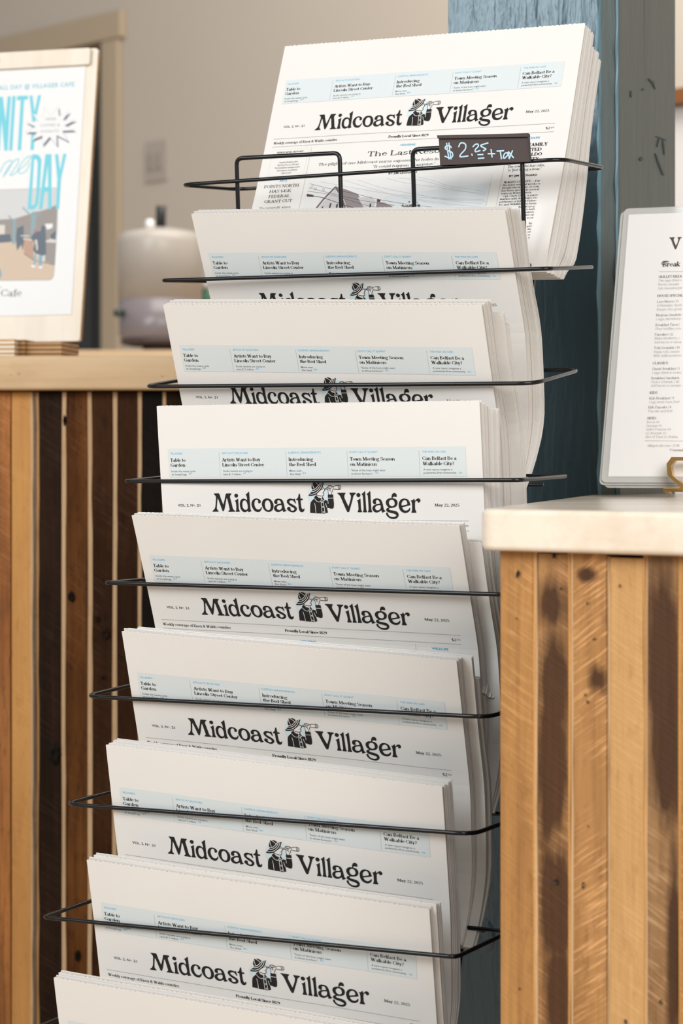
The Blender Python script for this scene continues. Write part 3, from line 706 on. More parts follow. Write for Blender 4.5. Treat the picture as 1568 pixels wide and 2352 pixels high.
def post_paint(name, col, rough, crack=.6):
    m = mat(name, col, rough, spec=.8); T = NT(m)
    n1 = T.noise((1, 1, .22), 42, 5, .6, .4); n2 = T.noise((1, 1, .1), 130, 3, .6); n3 = T.noise((1, 1, .35), 7, 3, .5)
    cr = T.ramp(T.noise((1, 1, .03), 26, 3, .55, .3), [(.30, (1, 1, 1)), (.335, (0, 0, 0))])
    c = T.mix(n3, tuple(x * .75 for x in col[:3]) + (1,), tuple(x * 1.25 for x in col[:3]) + (1,))
    T.l(T.mix(T.math('MULTIPLY', cr, crack), c, (.008, .012, .014, 1)), T.b.inputs['Base Color'])
    h = T.math('ADD', T.math('ADD', n1, T.math('MULTIPLY', n2, .4)), T.math('MULTIPLY', cr, -2 * crack))
    T.bump(h, .4 if crack else .6, .0018 if crack else .0026); T.b.inputs['Specular Tint'].default_value = (.78, .93, 1, 1)
    return m


M['post'] = post_paint('teal_post_paint', (.014, .032, .042, 1), .24)
M['chip'] = mat('pale_blue_paint_edge', (.13, .25, .31, 1), .5)
M['knot'] = mat('painted_knot', (.02, .045, .055, 1), .4)
pC = at(1372, HY, 2.30); pC.z = 0
kx = (1029 - IW / 2) / FPX; s_ = (kx * pC.y - pC.x) / (-rt.x + kx * rt.y)          # left corner on the same face
pL = pC - rt * s_
bw = -fw
kx = (1424 - IW / 2) / FPX; ch = (kx * pC.y - pC.x) / ((rt + bw).x - kx * (rt + bw).y)     # chamfer leg
pD = pC + (rt + bw) * ch
kx = (1550 - IW / 2) / FPX; sd = (kx * pD.y - pD.x) / (bw.x - kx * bw.y)
pE = pD + bw * sd
pF = pL - rt * 0 + bw * (sd + ch)
post = thing('timber_post', 'square timber post in flaking teal blue paint, behind the rack and right counter', 'post', pC)
b = MB(); b.prism([(q.x, q.y) for q in (pL, pC, pD, pE, pF)], 0, 3.2)
o = b.obj('shaft', M['post'], post)
o.data.materials.append(post_paint('teal_front_paint', (.014, .032, .042, 1), .24, 0)); o.data.polygons[2].material_index = 1; o.data.materials.append(post_paint('room_lit_side_paint', (.085, .10, .094, 1), .36, .6))
for q in (3, 4): o.data.polygons[q].material_index = 2  # grey-green side and chamfer paint, base lightened for the room light they reflect
# ragged ridges of old paint along both edges of the chamfer
for e, (c0, wdt, nn, lab) in enumerate(((pC, .0032, (rt * .3 + fw).normalized(), None), (pD, .0062, (rt + fw * .55).normalized(), None))):
    b = MB(); rr = random.Random(11 + e); N = 150; tdir = (rt + bw).normalized() if e == 0 else bw
    for i in range(N):
        z0, z1 = 3.2 * i / N, 3.2 * (i + 1) / N
        if i == 0: wl, wr_ = wdt * .4, wdt
        nl, nr_ = wdt * rr.uniform(.05, .9), wdt * rr.uniform(.8, 1.25)
        cc = c0 + (rt + bw).normalized() * (-.004 if e else .0015)
        ps = []
        for z, a_, c_ in ((z0, wl, wr_), (z1, nl, nr_)):
            ps += [cc - tdir * a_ + nn * .0002 + UP * z, cc + nn * .0022 + UP * z, cc + tdir * c_ * .6 + nn * .0003 + UP * z]
        n = len(b.v); b.v += ps; b.f += [(n, n + 1, n + 4, n + 3), (n + 1, n + 2, n + 5, n + 4)]
        wl, wr_ = nl, nr_
    b.obj('paint_ridge', M['chip'], post)
# knots and gouges the photograph shows on the right and front faces
sideP = Pane(pD + UP * 3, bw, -UP); frontP = Pane(pC + UP * 3, rt, -UP)
if sideP.n.dot(rt) < 0: sideP.n = -sideP.n
for k, (pts, P_) in enumerate((([(1503, 313), (1517, 316), (1529, 323), (1517, 319)], sideP), ([(1511, 319), (1513, 322), (1508, 338), (1507, 336)], sideP), ([(1521, 322), (1525, 334), (1524, 356), (1520, 330)], sideP), ([(1503, 352), (1507, 358), (1524, 403), (1520, 402), (1508, 372)], sideP),
                              ([(1447, 208), (1450, 214), (1448, 224), (1446, 218)], sideP), ([(1466, 365), (1472, 360), (1476, 367), (1470, 370)], sideP), ([(1487, 182), (1489, 180), (1500, 188), (1503, 205), (1496, 192)], sideP), ([(1474, 203), (1477, 204), (1476, 208), (1474, 207)], sideP))):
    q = [P_.uv(*p) for p in pts]; b = MB()
    top = [P_.P(u, v, .0009) for u, v in q]; bot = [P_.P(u, v, -.0008) for u, v in q]
    b.poly(top); n = len(q)
    for i in range(n): b.quad(bot[i], bot[(i + 1) % n], top[(i + 1) % n], top[i])
    b.obj('gouge', M['knot'], post)
b = MB(); q = frontP.uv(1108, 2150); rr = random.Random(4)
for k in range(3):
    r0, r1 = (.0135, .0105, .0055)[k], (.0105, .0055, 0.0001)[k]; n = 18
    for i in range(n):
        a0, a1 = 2 * math.pi * i / n, 2 * math.pi * (i + 1) / n
        f = lambda r, a, l: frontP.P(q[0] + r * math.cos(a), q[1] + r * 1.35 * math.sin(a), l)
        b.quad(f(r0, a0, (.0003, .0009, .0012)[k]), f(r0, a1, (.0003, .0009, .0012)[k]), f(r1, a1, (.0009, .0012, .0008)[k]), f(r1, a0, (.0009, .0012, .0008)[k]))
b.obj('knot', M['post'], post, smooth=True)

# ------------------------------------------------------------------ left counter
def plank_obj(name, A, e, nrm, z0, z1, th, m, parent, seed, jit=.0006, nz=26, tj=0.0):
    """upright board: A start on the face line, e vector across its width, nrm outward; edges slightly uneven"""
    r = random.Random(seed); V, Fc = [], []; z1 -= tj
    ja = [r.uniform(-jit, jit) for _ in range(nz + 1)]; jb = [r.uniform(-jit, jit) for _ in range(nz + 1)]
    for _ in range(2):
        ja = [ja[0]] + [(ja[i - 1] + 2 * ja[i] + ja[i + 1]) / 4 for i in range(1, nz)] + [ja[-1]]
    eu = e.normalized()
    for i in range(nz + 1):
        z = z0 + (z1 - z0) * i / nz
        p = A + eu * ja[i]; q = A + e + eu * jb[i]
        V += [p + UP * z - nrm * .012, p + UP * z + nrm * th, q + UP * z + nrm * th, q + UP * z - nrm * .012]
    for i in range(nz):
        n = i * 4
        for j in range(3): Fc.append((n + j, n + j + 1, n + j + 5, n + j + 4))
    Fc += [(3, 2, 1, 0), (nz * 4, nz * 4 + 1, nz * 4 + 2, nz * 4 + 3)]
    o = link(name, V, Fc, m, parent)
    return o


W_ = {
 'or': wood('orange_brown_board', (.50, .20, .05, 1), (.31, .105, .022, 1), (.06, .025, .009, 1), 1, .15, streak=.35, grain=80),
 'hon': wood('honey_board', (.60, .31, .095, 1), (.52, .25, .07, 1), (.38, .165, .045, 1), 2, .12, knots=False),
 'gry': wood('grey_edge_board', (.20, .13, .08, 1), (.12, .07, .04, 1), (.05, .03, .015, 1), 4, .2),
 'vdk': wood('very_dark_board', (.040, .018, .008, 1), (.018, .008, .0035, 1), (.006, .003, .002, 1), 5, .12, spec=.08),
 'dk1': wood('chestnut_board', (.21, .080, .020, 1), (.078, .026, .006, 1), (.014, .005, .002, 1), 6, .12, streak=.3, spec=.08),
 'dk2': wood('dark_brown_board', (.080, .030, .009, 1), (.036, .013, .004, 1), (.010, .004, .002, 1), 7, .2, spec=.08),
 'blk': wood('blackened_board', (.014, .008, .005, 1), (.008, .005, .003, 1), (.004, .003, .002, 1), 8, .05, spec=.08),
 'str': wood('pale_strip', (.58, .40, .23, 1), (.52, .34, .185, 1), (.40, .24, .12, 1), 9, 0, knots=False),
 'stro': wood('orange_strip', (.46, .26, .10, 1), (.36, .19, .07, 1), (.2, .1, .035, 1), 10, 0, knots=False),
}
M['pine'] = wood('pine_top', (.66, .49, .31, 1), (.61, .43, .255, 1), (.42, .255, .13, 1), 12, 0, horiz=True, knots=False, grain=26, rough=.45, bumpd=.0002)
M['maple'] = wood('pale_top', (.82, .73, .62, 1), (.76, .665, .55, 1), (.60, .46, .33, 1), 13, 0, horiz=True, knots=False, grain=20, rough=.22, bumpd=.0001)
LZ = CZ + (HY - 817) / FPX * 2.68                      # top of the left counter
LD = 2.70
cA = at(0, HY, 2.68)
lc = thing('bar_counter', 'tall counter at left with pale pine top above dark upright reclaimed boards', 'counter', (at(200, HY, LD).x, LD, 0))
xl, xr = at(-160, HY, LD).x, at(760, HY, LD).x
b = MB(); b.prism([(xl, 2.68), (xr, 2.68), (xr, 3.32), (xl, 3.32)], LZ - .0385, LZ)
b.obj('worktop', M['pine'], lc, bevel=(.004, 3))
b = MB(); b.prism([(xl, LD + .012), (xr - .02, LD + .012), (xr - .02, 3.28), (xl, 3.28)], 0, LZ - .04)
b.obj('carcass', mat('carcass_dark', (.012, .008, .006, 1), .8), lc)
kd = at(55, 860, 2.68)
for (kx_, ky_, r_) in ((42, 858, .0022), (372, 864, .0013), (25, 862, .0009)):
    b = MB(); c = at(kx_, ky_, 2.68)
    b.lathe((0, 0, 0), [(r_, 0), (r_ * .7, .0006), (.0001, .0004)], 12)
    b.v = [Vector((v.x, -v.z, v.y * .9)) + c for v in b.v]
    b.obj('wood_plug', W_['str'], lc)
lay = [(-160, -78, 'dk1'), (-76, 0 - 2, 'hon'), (-1, 24.5, 'or'), (27, 71, 'hon'), (71, 76, 'str'), (76.5, 84, 'gry'), (84.5, 90, 'stro'), (91, 142, 'vdk'), (142.5, 151.5, 'str'), (152, 201, 'dk1'), (201.5, 211.5, 'str'), (212, 258.5, 'dk2'), (259, 269.5, 'str'),
       (270, 317, 'dk2'), (317, 325, 'str'), (326, 373, 'blk'), (374, 381, 'str'), (382, 430, 'vdk'), (431, 439, 'str'), (440, 489, 'dk1'), (490, 498, 'str'), (499, 548, 'dk2'), (549, 557, 'stro'), (558, 606, 'vdk'), (607, 615, 'str'), (616, 664, 'dk2'), (665, 673, 'str'), (674, 722, 'dk1'), (723, 731, 'str'), (732, 752, 'dk2')]
for i, (a, c, k) in enumerate(lay):
    A = at(a, HY, LD); A.z = 0; Bq = at(c, HY, LD); Bq.z = 0; nar = (c - a) < 14
    plank_obj('strip' if nar else 'plank', A, Bq - A, Vector((0, -1, 0)), 0, LZ - .040, .0015 if nar else random.Random(i).uniform(.0, .0022), W_[k], lc, i + 40, .0008 if nar else .0004)
for (kx_, ky_, rx_, rz_, k) in ((163, 1371, .0045, .0065, 0), (125, 1732, .0075, .012, 0), (241, 1456, .006, .008, 1), (224, 1422, .003, .0042, 1), (148, 966, .002, .006, 0), (178, 2196, .003, .007, 0), (236, 1557, .0018, .0018, 1)):
    b = MB(); c = at(kx_, ky_, LD - .0024)
    n = 16; rr = random.Random(kx_); ra = [rr.uniform(.75, 1.15) for _ in range(n)]
    for r0, r1, d0, d1 in ((1, .55, 0, -.0012), (.55, 0.02, -.0012, .0004)):
        for i in range(n):
            j = (i + 1) % n
            f = lambda rf, ii, d: c + Vector((rf * ra[ii] * rx_ * math.cos(2 * math.pi * ii / n), d, rf * ra[ii] * rz_ * math.sin(2 * math.pi * ii / n)))
            b.quad(f(r0, i, d0), f(r0, j, d0), f(r1, j, d1), f(r1, i, d1))
    b.obj('knot', W_['blk'] if k == 0 else W_['vdk'], lc)

# ------------------------------------------------------------------ right counter
RD = 1.60
e1 = Vector((.766, -.643, 0)); m1 = Vector((.643, .766, 0)); e2 = Vector((.204, .979, 0)).normalized()
rz1 = CZ - 105 / FPX * RD; rz0 = rz1 - 96 / FPX * RD
A = at(1101, HY, RD); A.z = 0
rc = thing('service_counter', 'right foreground counter of upright reclaimed boards under a pale glossy wooden top', 'counter', (A.x + .1, A.y, 0))
fz = lambda s0: A + e2 * s0
# where the left edge meets the front face of the post
s0 = (pC - A).dot(fw) / e2.dot(fw) - .004
Bp = A + e2 * s0
outl = [A, A + e1 * .62, A + e1 * .62 + m1 * 1.1, pE + rt * .003 + bw * .03 + rt * .5, pE + rt * .003 + bw * .03, pD + rt * .003, pC + fw * .003 + rt * .001]
if (Bp - pC).dot(rt) < -.001: outl.append(Bp)
corner = rounded([A + e2 * .05, A, A + e1 * .05], .012, 4)[1:-1]
outl = list(reversed(corner)) and ([*corner] + outl[1:])
b = MB(); b.prism([(q.x, q.y) for q in outl], rz0, rz1)
b.obj('worktop', M['maple'], rc, bevel=(.0045, 3))
fp = Pane(A + m1 * .014, e1, -UP)
B0 = fp.uv(1151, 1300)[0]


def fx(px): u = fp.uv(px, 1300)[0]; return A + m1 * .014 + e1 * u


b = MB(); q = fx(1153); b.prism([(p.x, p.y) for p in (q + m1 * .014, q + m1 * .014 + e1 * .5, q + e1 * .5 + m1 * .6, q + e2 * .6 + m1 * .02)], 0, rz0)
b.obj('carcass', mat('carcass_right', (.03, .018, .01, 1), .8), rc)


def rstain(px, py, w_px, h_px):
    p = fx(px); k = p.y / FPX
    return (p.x, CZ - (py - HY) * k, w_px * k, h_px * k)


RW = {
 'p1': wood('tan_board', (.50, .26, .09, 1), (.385, .185, .056, 1), (.20, .083, .024, 1), 21, .3),
 'p2': wood('stained_board', (.42, .22, .085, 1), (.31, .148, .05, 1), (.15, .065, .022, 1), 22, .45, stains=(rstain(1268, 1390, 42, 60), rstain(1270, 1560, 34, 130), rstain(1262, 1740, 30, 190), rstain(1272, 2080, 28, 140), rstain(1275, 2290, 26, 120))),
 'p3': wood('cross_sawn_board', (.46, .24, .088, 1), (.35, .168, .054, 1), (.18, .078, .025, 1), 23, .6, sawrot=-.7, stains=(rstain(1345, 1320, 20, 16), rstain(1372, 1560, 22, 40))),
 'p4': wood('light_board', (.58, .345, .145, 1), (.485, .27, .10, 1), (.34, .165, .055, 1), 24, .12, knots=False),
 'p5': wood('burnt_board', (.38, .22, .10, 1), (.28, .15, .06, 1), (.14, .065, .025, 1), 25, .4, stains=(rstain(1520, 1500, 44, 190), rstain(1532, 1700, 36, 170), rstain(1545, 2180, 14, 220), rstain(1527, 1820, 14, 50))),
}
rl = [(1151, 1226, 'p1', 0), (1226.5, 1231, 'hon', 0), (1231.5, 1235.5, 'str', 0), (1236.5, 1307, 'p2', .0008), (1307.5, 1312, 'hon', 0), (1314, 1319, 'str', 0), (1319.5, 1395, 'p3', 0), (1398.5, 1401, 'str', .0015), (1401.5, 1479, 'p4', .0022), (1480, 1484.5, 'hon', 0), (1485, 1489, 'str', 0), (1489.5, 1559, 'p5', 0), (1560, 1566, 'hon', 0), (1567, 1650, 'p1', 0), (1651, 1658, 'str', 0), (1659, 1740, 'p3', 0), (1741, 1830, 'p4', 0)]
for i, (a, c, k, tj) in enumerate(rl):
    P0, P1 = fx(a), fx(c); nar = c - a < 12
    plank_obj('strip' if nar else 'plank', P0, P1 - P0, -m1, 0, rz0 - .0005, .0012 if nar else random.Random(i + 9).uniform(0, .0016), RW.get(k) or W_[k], rc, i + 90, .0005, tj=tj)
M['hole'] = mat('nail_hole', (.012, .008, .006, 1), .7)
for (x_, y_, rx_, rz_) in ((1193, 1318, 6, 9), (1276, 1275, 5, 10), (1353, 1385, 3.5, 3.5), (1427, 1345, 3, 4), (1348, 1595, 3, 3.5), (1354, 1612, 4, 4), (1280, 2025, 6, 8), (1343, 2032, 5, 10), (1355, 1897, 2, 2), (1522, 2300, 6, 6), (1440, 2345, 4, 6), (1292, 1352, 3, 4), (1369, 1468, 6, 2.5), (1197, 2270, 2.5, 2.5), (1190, 1420, 3, 2.5)):
    c = fx(x_); k = c.y / FPX; c = c - m1 * .0022 + UP * (CZ - (y_ - HY) * k); n = 10; rr = random.Random(x_ + y_)
    ra = [rr.uniform(.6, 1.2) for _ in range(n)]; b = MB()
    ps = [c + e1 * (ra[i] * rx_ * k * math.cos(2 * math.pi * i / n)) + UP * (ra[i] * rz_ * k * math.sin(2 * math.pi * i / n)) for i in range(n)]
    for i in range(n): b.quad(ps[i], ps[(i + 1) % n], c + m1 * .0012, c + m1 * .0012)
    b.f = [f[:3] for f in b.f]
    b.obj('nail_hole', M['hole'], rc)

# ------------------------------------------------------------------ newspaper rack
X0, D0, Z0, SA, SB, HD, HW = -.14208, 2.11129, .24401, .031058, .086745, .09956, .36


def RP(i, u, n, z):
    """rack frame: tier i, u to the right along its front wire, n outwards, z above that wire"""
    return Vector((X0, D0, Z0 + CZ)) + (fw * SA - UP * SB) * i + rt * u + fw * n + UP * z


NT_ = 11
dzL = [.0011, .0015, -.0049, .0007, .003, -.0022, 0, 0, 0, 0, 0]
dzR = [.0036, -.0011, -.0074, .003, .002, -.0025, 0, .001, 0, 0, 0]
dzB = [.0075, .0075, .007, .0056, .003, .002, .001, .002, .002, .002, .002]
rack = thing('newspaper_rack', 'black wire newspaper rack with tiers of wire hoops cascading toward the viewer', 'rack', (RP(10, .18, -.1, 0).x, RP(10, .18, -.1, 0).y, 0))
for i in range(NT_):
    b = MB(); bk = -HD
    c = [RP(i, 0, .0018, dzL[i]), RP(i, HW, .0018, dzR[i]), RP(i, HW + .001, bk, dzB[i]), RP(i, .001, bk, dzB[i])]
    b.tube(rounded(c, .007 if i not in (0, 2, 5, 6) else .016, 5, closed=True), .0017, 10, closed=True)
    b.obj('hoop_wire', M['wire'], rack, smooth=True)
for u in (.075, .318):     # the two uprights the tiers are welded to
    b = MB(); uu = (lambda i: u if u < .2 else .296 + .008 * min(i, 3)); pts = [RP(0, uu(0), -HD - .002, .03)] + [RP(i, uu(i), -HD - .002, 0) for i in range(NT_)]
    f0 = pts[-1].copy(); foot = f0 + fw * .02; foot.z = .004
    b.tube([*pts, foot], .0034, 8)
    b.obj('upright', M['wire'], rack, smooth=True)
    b = MB(); q = foot.copy(); b.tube([q - fw * .16, q + fw * .16], .004, 8); b.obj('foot', M['wire'], rack, smooth=True)
for i in range(1, 10):     # short shelf wires that carry each stack of papers
    for u in (.085, .185, .30):
        b = MB(); b.tube(rounded([RP(i, u, -.066 + .0, -.1735), RP(i, u, -.012, -.1735), RP(i, u, -.008, -.166)], .004, 3), .0015, 6)
        b.obj('shelf_wire', M['wire'], rack, smooth=True)
    b = MB(); b.tube([RP(i, .06, -.050, -.1752), RP(i, .335, -.050, -.1752)], .0015, 6); b.obj('shelf_wire', M['wire'], rack, smooth=True)
for a_, c_, tz in ((.0565, .1567, .0215), (.2249, .3235, .0195)):     # the two tall loops in front of the top pocket
    b = MB(); lo = -.0805
    b.tube(rounded([RP(0, a_ + .0015, -.088, lo), RP(0, a_ + .0015, -.004, lo), RP(0, a_, .0, tz), RP(0, c_, .0, tz - .001), RP(0, c_ + .001, -.004, lo), RP(0, c_ + .001, -.088, lo)], .006, 5), .0019, 10)
    b.obj('loop_wire', M['wire'], rack, smooth=True)

# price tag clipped on the top loop
tp = Pane(RP(0, .2502, .0058, .0292), (RP(0, .3321, .0058, .0275) - RP(0, .2502, .0058, .0292)), -UP)
tagt = thing('price_tag', 'dark shelf tag chalked $2.25 + Tax, clipped on the top wire loop', 'price tag', tp.P(0, .024, 0))
q = [tp.uv(*p) for p in ((1007, 317), (1215, 308), (1217.5, 366), (1009, 379.5))]
M['tagm'] = mat('tag_face', (.060, .044, .042, 1), .5, spec=.2)
b = MB(); f_ = [tp.P(u, v, .0) for u, v in q]; g_ = [tp.P(u, v, -.0012) for u, v in q]
b.poly(f_); b.poly(g_[::-1])
for i in range(4): b.quad(f_[i], g_[i], g_[(i + 1) % 4], f_[(i + 1) % 4])
b.obj('face', M['tagm'], tagt)
q2 = [tp.uv(*p) for p in ((1005.5, 311.5), (1213.5, 302), (1214, 310), (1006.5, 318.5))]
b = MB(); f_ = [tp.P(u, v, .0022) for u, v in q2]; g_ = [tp.P(u, v, -.003) for u, v in q2]
b.poly(f_); b.poly(g_[::-1])
for i in range(4): b.quad(f_[i], g_[i], g_[(i + 1) % 4], f_[(i + 1) % 4])
b.obj('channel', M['tagm'], tagt, bevel=(.0005, 2))
b = MB(); f_ = [tp.P(tp.uv(*p)[0], tp.uv(*p)[1], l) for p, l in (((1213.5, 302), .0024), ((1216, 302), .0024), ((1218, 366), .001), ((1215.8, 366), .001))]
b.poly(f_); b.obj('end_edge', mat('tag_edge', (.012, .01, .01, 1), .4), tagt)
I = Ink()
zz = lambda x, y: tuple(1000 * c for c in tp.uv(1000 + x / 6.817, 280 + y / 6.817))
for t in ('245 400 215 370 160 380 150 415 200 450 255 475 262 530 220 560 140 535', '172 330 185 450 205 580', '208 325 220 450 238 580', '360 385 385 330 430 320 470 350 460 420 390 500 385 540 505 522', '562 490 570 515', '582 378 620 340 660 335 665 370 620 420 625 455 695 434',
          '822 312 705 352 745 385 785 410 740 438', '655 500 740 495', '660 560 755 548', '865 410 880 535', '815 480 925 478', '955 438 1065 428', '1010 440 1025 560', '1130 460 1080 470 1055 530 1075 545 1120 500 1135 465 1148 555', '1135 440 1215 535', '1200 425 1150 545'):
    I.stroke('chalk', [zz(*p[:2]) for p in smooth_open(pp(t), 4)], 1.15, .15)
M['chalk'] = mat('chalk_marker', (.42, .60, .70, 1), .7)
V, Fc, mi, inks = I.map(lambda u, v, l: tp.P(u / 1000, v / 1000, .0001 + l * .001))
link('handwriting', V, Fc, None, tagt, mats=[M[k] for k in inks], midx=mi)

# ------------------------------------------------------------------ newspapers
POSE = [(.0513, -.0997, .1354, -.3638, .0098, -.0001), (.0411, .0222, .0558, .4823, .0432, .0323), (.0340, .0273, .0626, .4233, .0321, .0107), (.0357, .0092, .0639, .1108, -.0048, -.0200), (.0390, .0241, .0600, .4220, .0202, -.0043),
        (.0473, .0225, .0538, .3824, .0517, -.0150), (.0472, .0146, .0517, .2868, .0608, -.0064), (.0497, .0164, .0515, .3056, .0612, -.0174), (.0393, .0160, .0509, .3056, .0650, -.0174)]
SL = .2335
LEAN = [[(0, -.3638), (.10, -.3638), (.16, -.42), (.20, -.42), (.235, -.25)]]
for p in POSE[1:]:
    L = p[3]; LEAN.append([(0, L), (.092, L), (.125, .20), (.165, .16), (.195, -.15), (.235, -.62)])
LEAN[3] = [(0, .1108), (.10, .1108), (.13, .22), (.165, .12), (.195, -.2), (.235, -.62)]


class Stack:
    def __init__(s, i):
        u0, n0, z0, lean, roll, dy = POSE[i]; s.i = i
        r2 = rt * math.cos(dy) + fw * math.sin(dy); f2 = fw * math.cos(dy) - rt * math.sin(dy)
        dn = -UP * math.cos(lean) - f2 * math.sin(lean)
        s.r = r2 * math.cos(roll) + dn * math.sin(roll); s.d = dn * math.cos(roll) - r2 * math.sin(roll)
        s.n = s.d.cross(s.r); s.n = s.n if s.n.y < 0 else -s.n
        s.o = RP(i, u0, n0 - .0012, z0); s.L = lean
        s.c = [(0.0, 0.0)]; s.h = .002; v = w_ = 0.0
        tab = LEAN[i]; k = 0.0; s.psi = []
        while k < .262:
            l = tab[-1][1]
            for (a, la), (c, lc_) in zip(tab, tab[1:]):
                if a <= k <= c:
                    t = (k - a) / (c - a); t = t * t * (3 - 2 * t); l = la + (lc_ - la) * t; break
            psi = lean - l; s.psi.append(psi)
            v += math.cos(psi) * s.h; w_ += math.sin(psi) * s.h; s.c.append((v, w_)); k += s.h
        s.psi.append(psi)

    def P(s, u, sv, t):
        """u mm right, sv metres down the sheet, t metres behind the front face"""
        k = max(0, sv) / s.h; i = min(int(k), len(s.c) - 2); f = k - i if sv >= 0 else sv / s.h
        v = s.c[i][0] + (s.c[i + 1][0] - s.c[i][0]) * f; w_ = s.c[i][1] + (s.c[i + 1][1] - s.c[i][1]) * f; psi = s.psi[i] + (s.psi[min(i + 1, len(s.psi) - 1)] - s.psi[i]) * max(0, f)
        if s.i == 0: tp_ = 1 + .45 * smooth(.06, .19, sv) - .7 * smooth(.2, .24, sv)
        else: tp_ = 1 - .12 * smooth(.02, .06, sv) + .12 * smooth(.07, .13, sv) - .62 * smooth(.17, .236, sv)
        t = t * tp_
        v += t * math.sin(psi); w_ -= t * math.cos(psi)
        w_ += .0005 * math.sin(u * .021 + s.i * 1.7) * math.sin(sv * 22 + s.i) + .0002 * math.sin(u * .05 + s.i * 2.3 + sv * 30)
        return s.o + s.r * (u / 1000) + s.d * v + s.n * w_


def smooth(a, c, x):
    t = min(1, max(0, (x - a) / (c - a))); return t * t * (3 - 2 * t)


PWD = 290.5


def leaf(S, ta, tb, du, dv, wdt, L, th, nu, teeth, rnd):
    """one folded section: front half at depth ta, round the fold, back half at depth tb"""
    sv = [0, .0006] + [L * k / 26 for k in range(1, 27)]
    dtop = rnd.uniform(-.0006, .0006)
    outer, inner = [], []
    for s_ in sv: outer.append((s_, ta)); inner.append((s_, ta + th))
    outer.append((L + (tb - ta) * .35, ta + (tb - ta) * .2)); inner.append((L - .0004, ta + th + (tb - ta - 2 * th) * .3))
    outer.append((L + (tb - ta) * .35, ta + (tb - ta) * .8)); inner.append((L - .0004, ta + th + (tb - ta - 2 * th) * .7))
    for s_ in reversed(sv): outer.append((s_ + (dtop if s_ < .001 else 0), tb)); inner.append((s_ + (dtop if s_ < .001 else 0), tb - th))
    V, Fc = [], []; N = len(outer); du0 = du; sk = rnd.uniform(-.5, .5)
    for a in range(nu + 1):
        u = wdt * a / nu
        for lst in (outer, inner):
            for k, (s_, t) in enumerate(lst):
                x = s_ + dv
                if k == 0 or k == N - 1:
                    if teeth: x += ((-.0004 if a % 2 else .0003) + .00025 * math.sin(a * 2.3)) * (1 if k == 0 else .3)
                V.append(S.P(u + du0 + sk * s_ * 4, x, t))
    st = 2 * N
    for a in range(nu):
        p, q = a * st, (a + 1) * st
        for k in range(N - 1):
            Fc.append((p + k, p + k + 1, q + k + 1, q + k)); Fc.append((p + N + k, q + N + k, q + N + k + 1, p + N + k + 1))
        Fc.append((p, q, q + N, p + N)); Fc.append((p + N - 1, p + 2 * N - 1, q + 2 * N - 1, q + N - 1))
    for p, fl_ in ((0, 0), (nu * st, 1)):
        for k in range(N - 1):
            f = (p + k, p + N + k, p + N + k + 1, p + k + 1); Fc.append(f if not fl_ else f[::-1])
    return V, Fc


# per tier: (shift right mm, shift down mm, thickness mm) of every paper from the front to the back
TIERS = [
 [(0, 0, 5.5), (1.5, 1, 5), (3, 2.5, 4.5), (4, 14, 5), (5.5, 15, 4.5), (6.5, 20, 4)],
 [(0, 0, 6), (.5, 1, 5.5), (1, 5.5, 5.5), (3, 7, 4), (3, 20, 5)],
 [(0, 0, 6), (.5, .8, 6), (1.0, 1.5, 5.5), (9, 15, 4.5), (10, 27, 4)],
 [(0, 0, 5.5), (1, 3, 5), (1.5, 5, 5.5), (4, 8, 5), (6, 9, 4)],
 [(0, 0, 5.5), (.8, 1, 3.5), (11.5, 19, 5), (12.5, 20, 4), (14, 24, 4)],
 [(0, 0, 5), (.5, 1.5, 4), (8, 2, 4), (5, 22, 4), (9, 24, 4)],
 [(0, 0, 6), (.6, .6, 5), (1.2, .4, 5)],
 [(0, 0, 5), (3.5, -2.2, 5), (2.6, 2, 5), (1, 4, 4)],
 [(0, 0, 5), (1.0, -1.4, 5), (2, 3, 5)],
]
ORD = ['top', 'second', 'third', 'fourth', 'fifth', 'sixth', 'seventh', 'eighth', 'lowest visible']
POS = ['front', 'second', 'third', 'fourth', 'fifth', 'sixth']
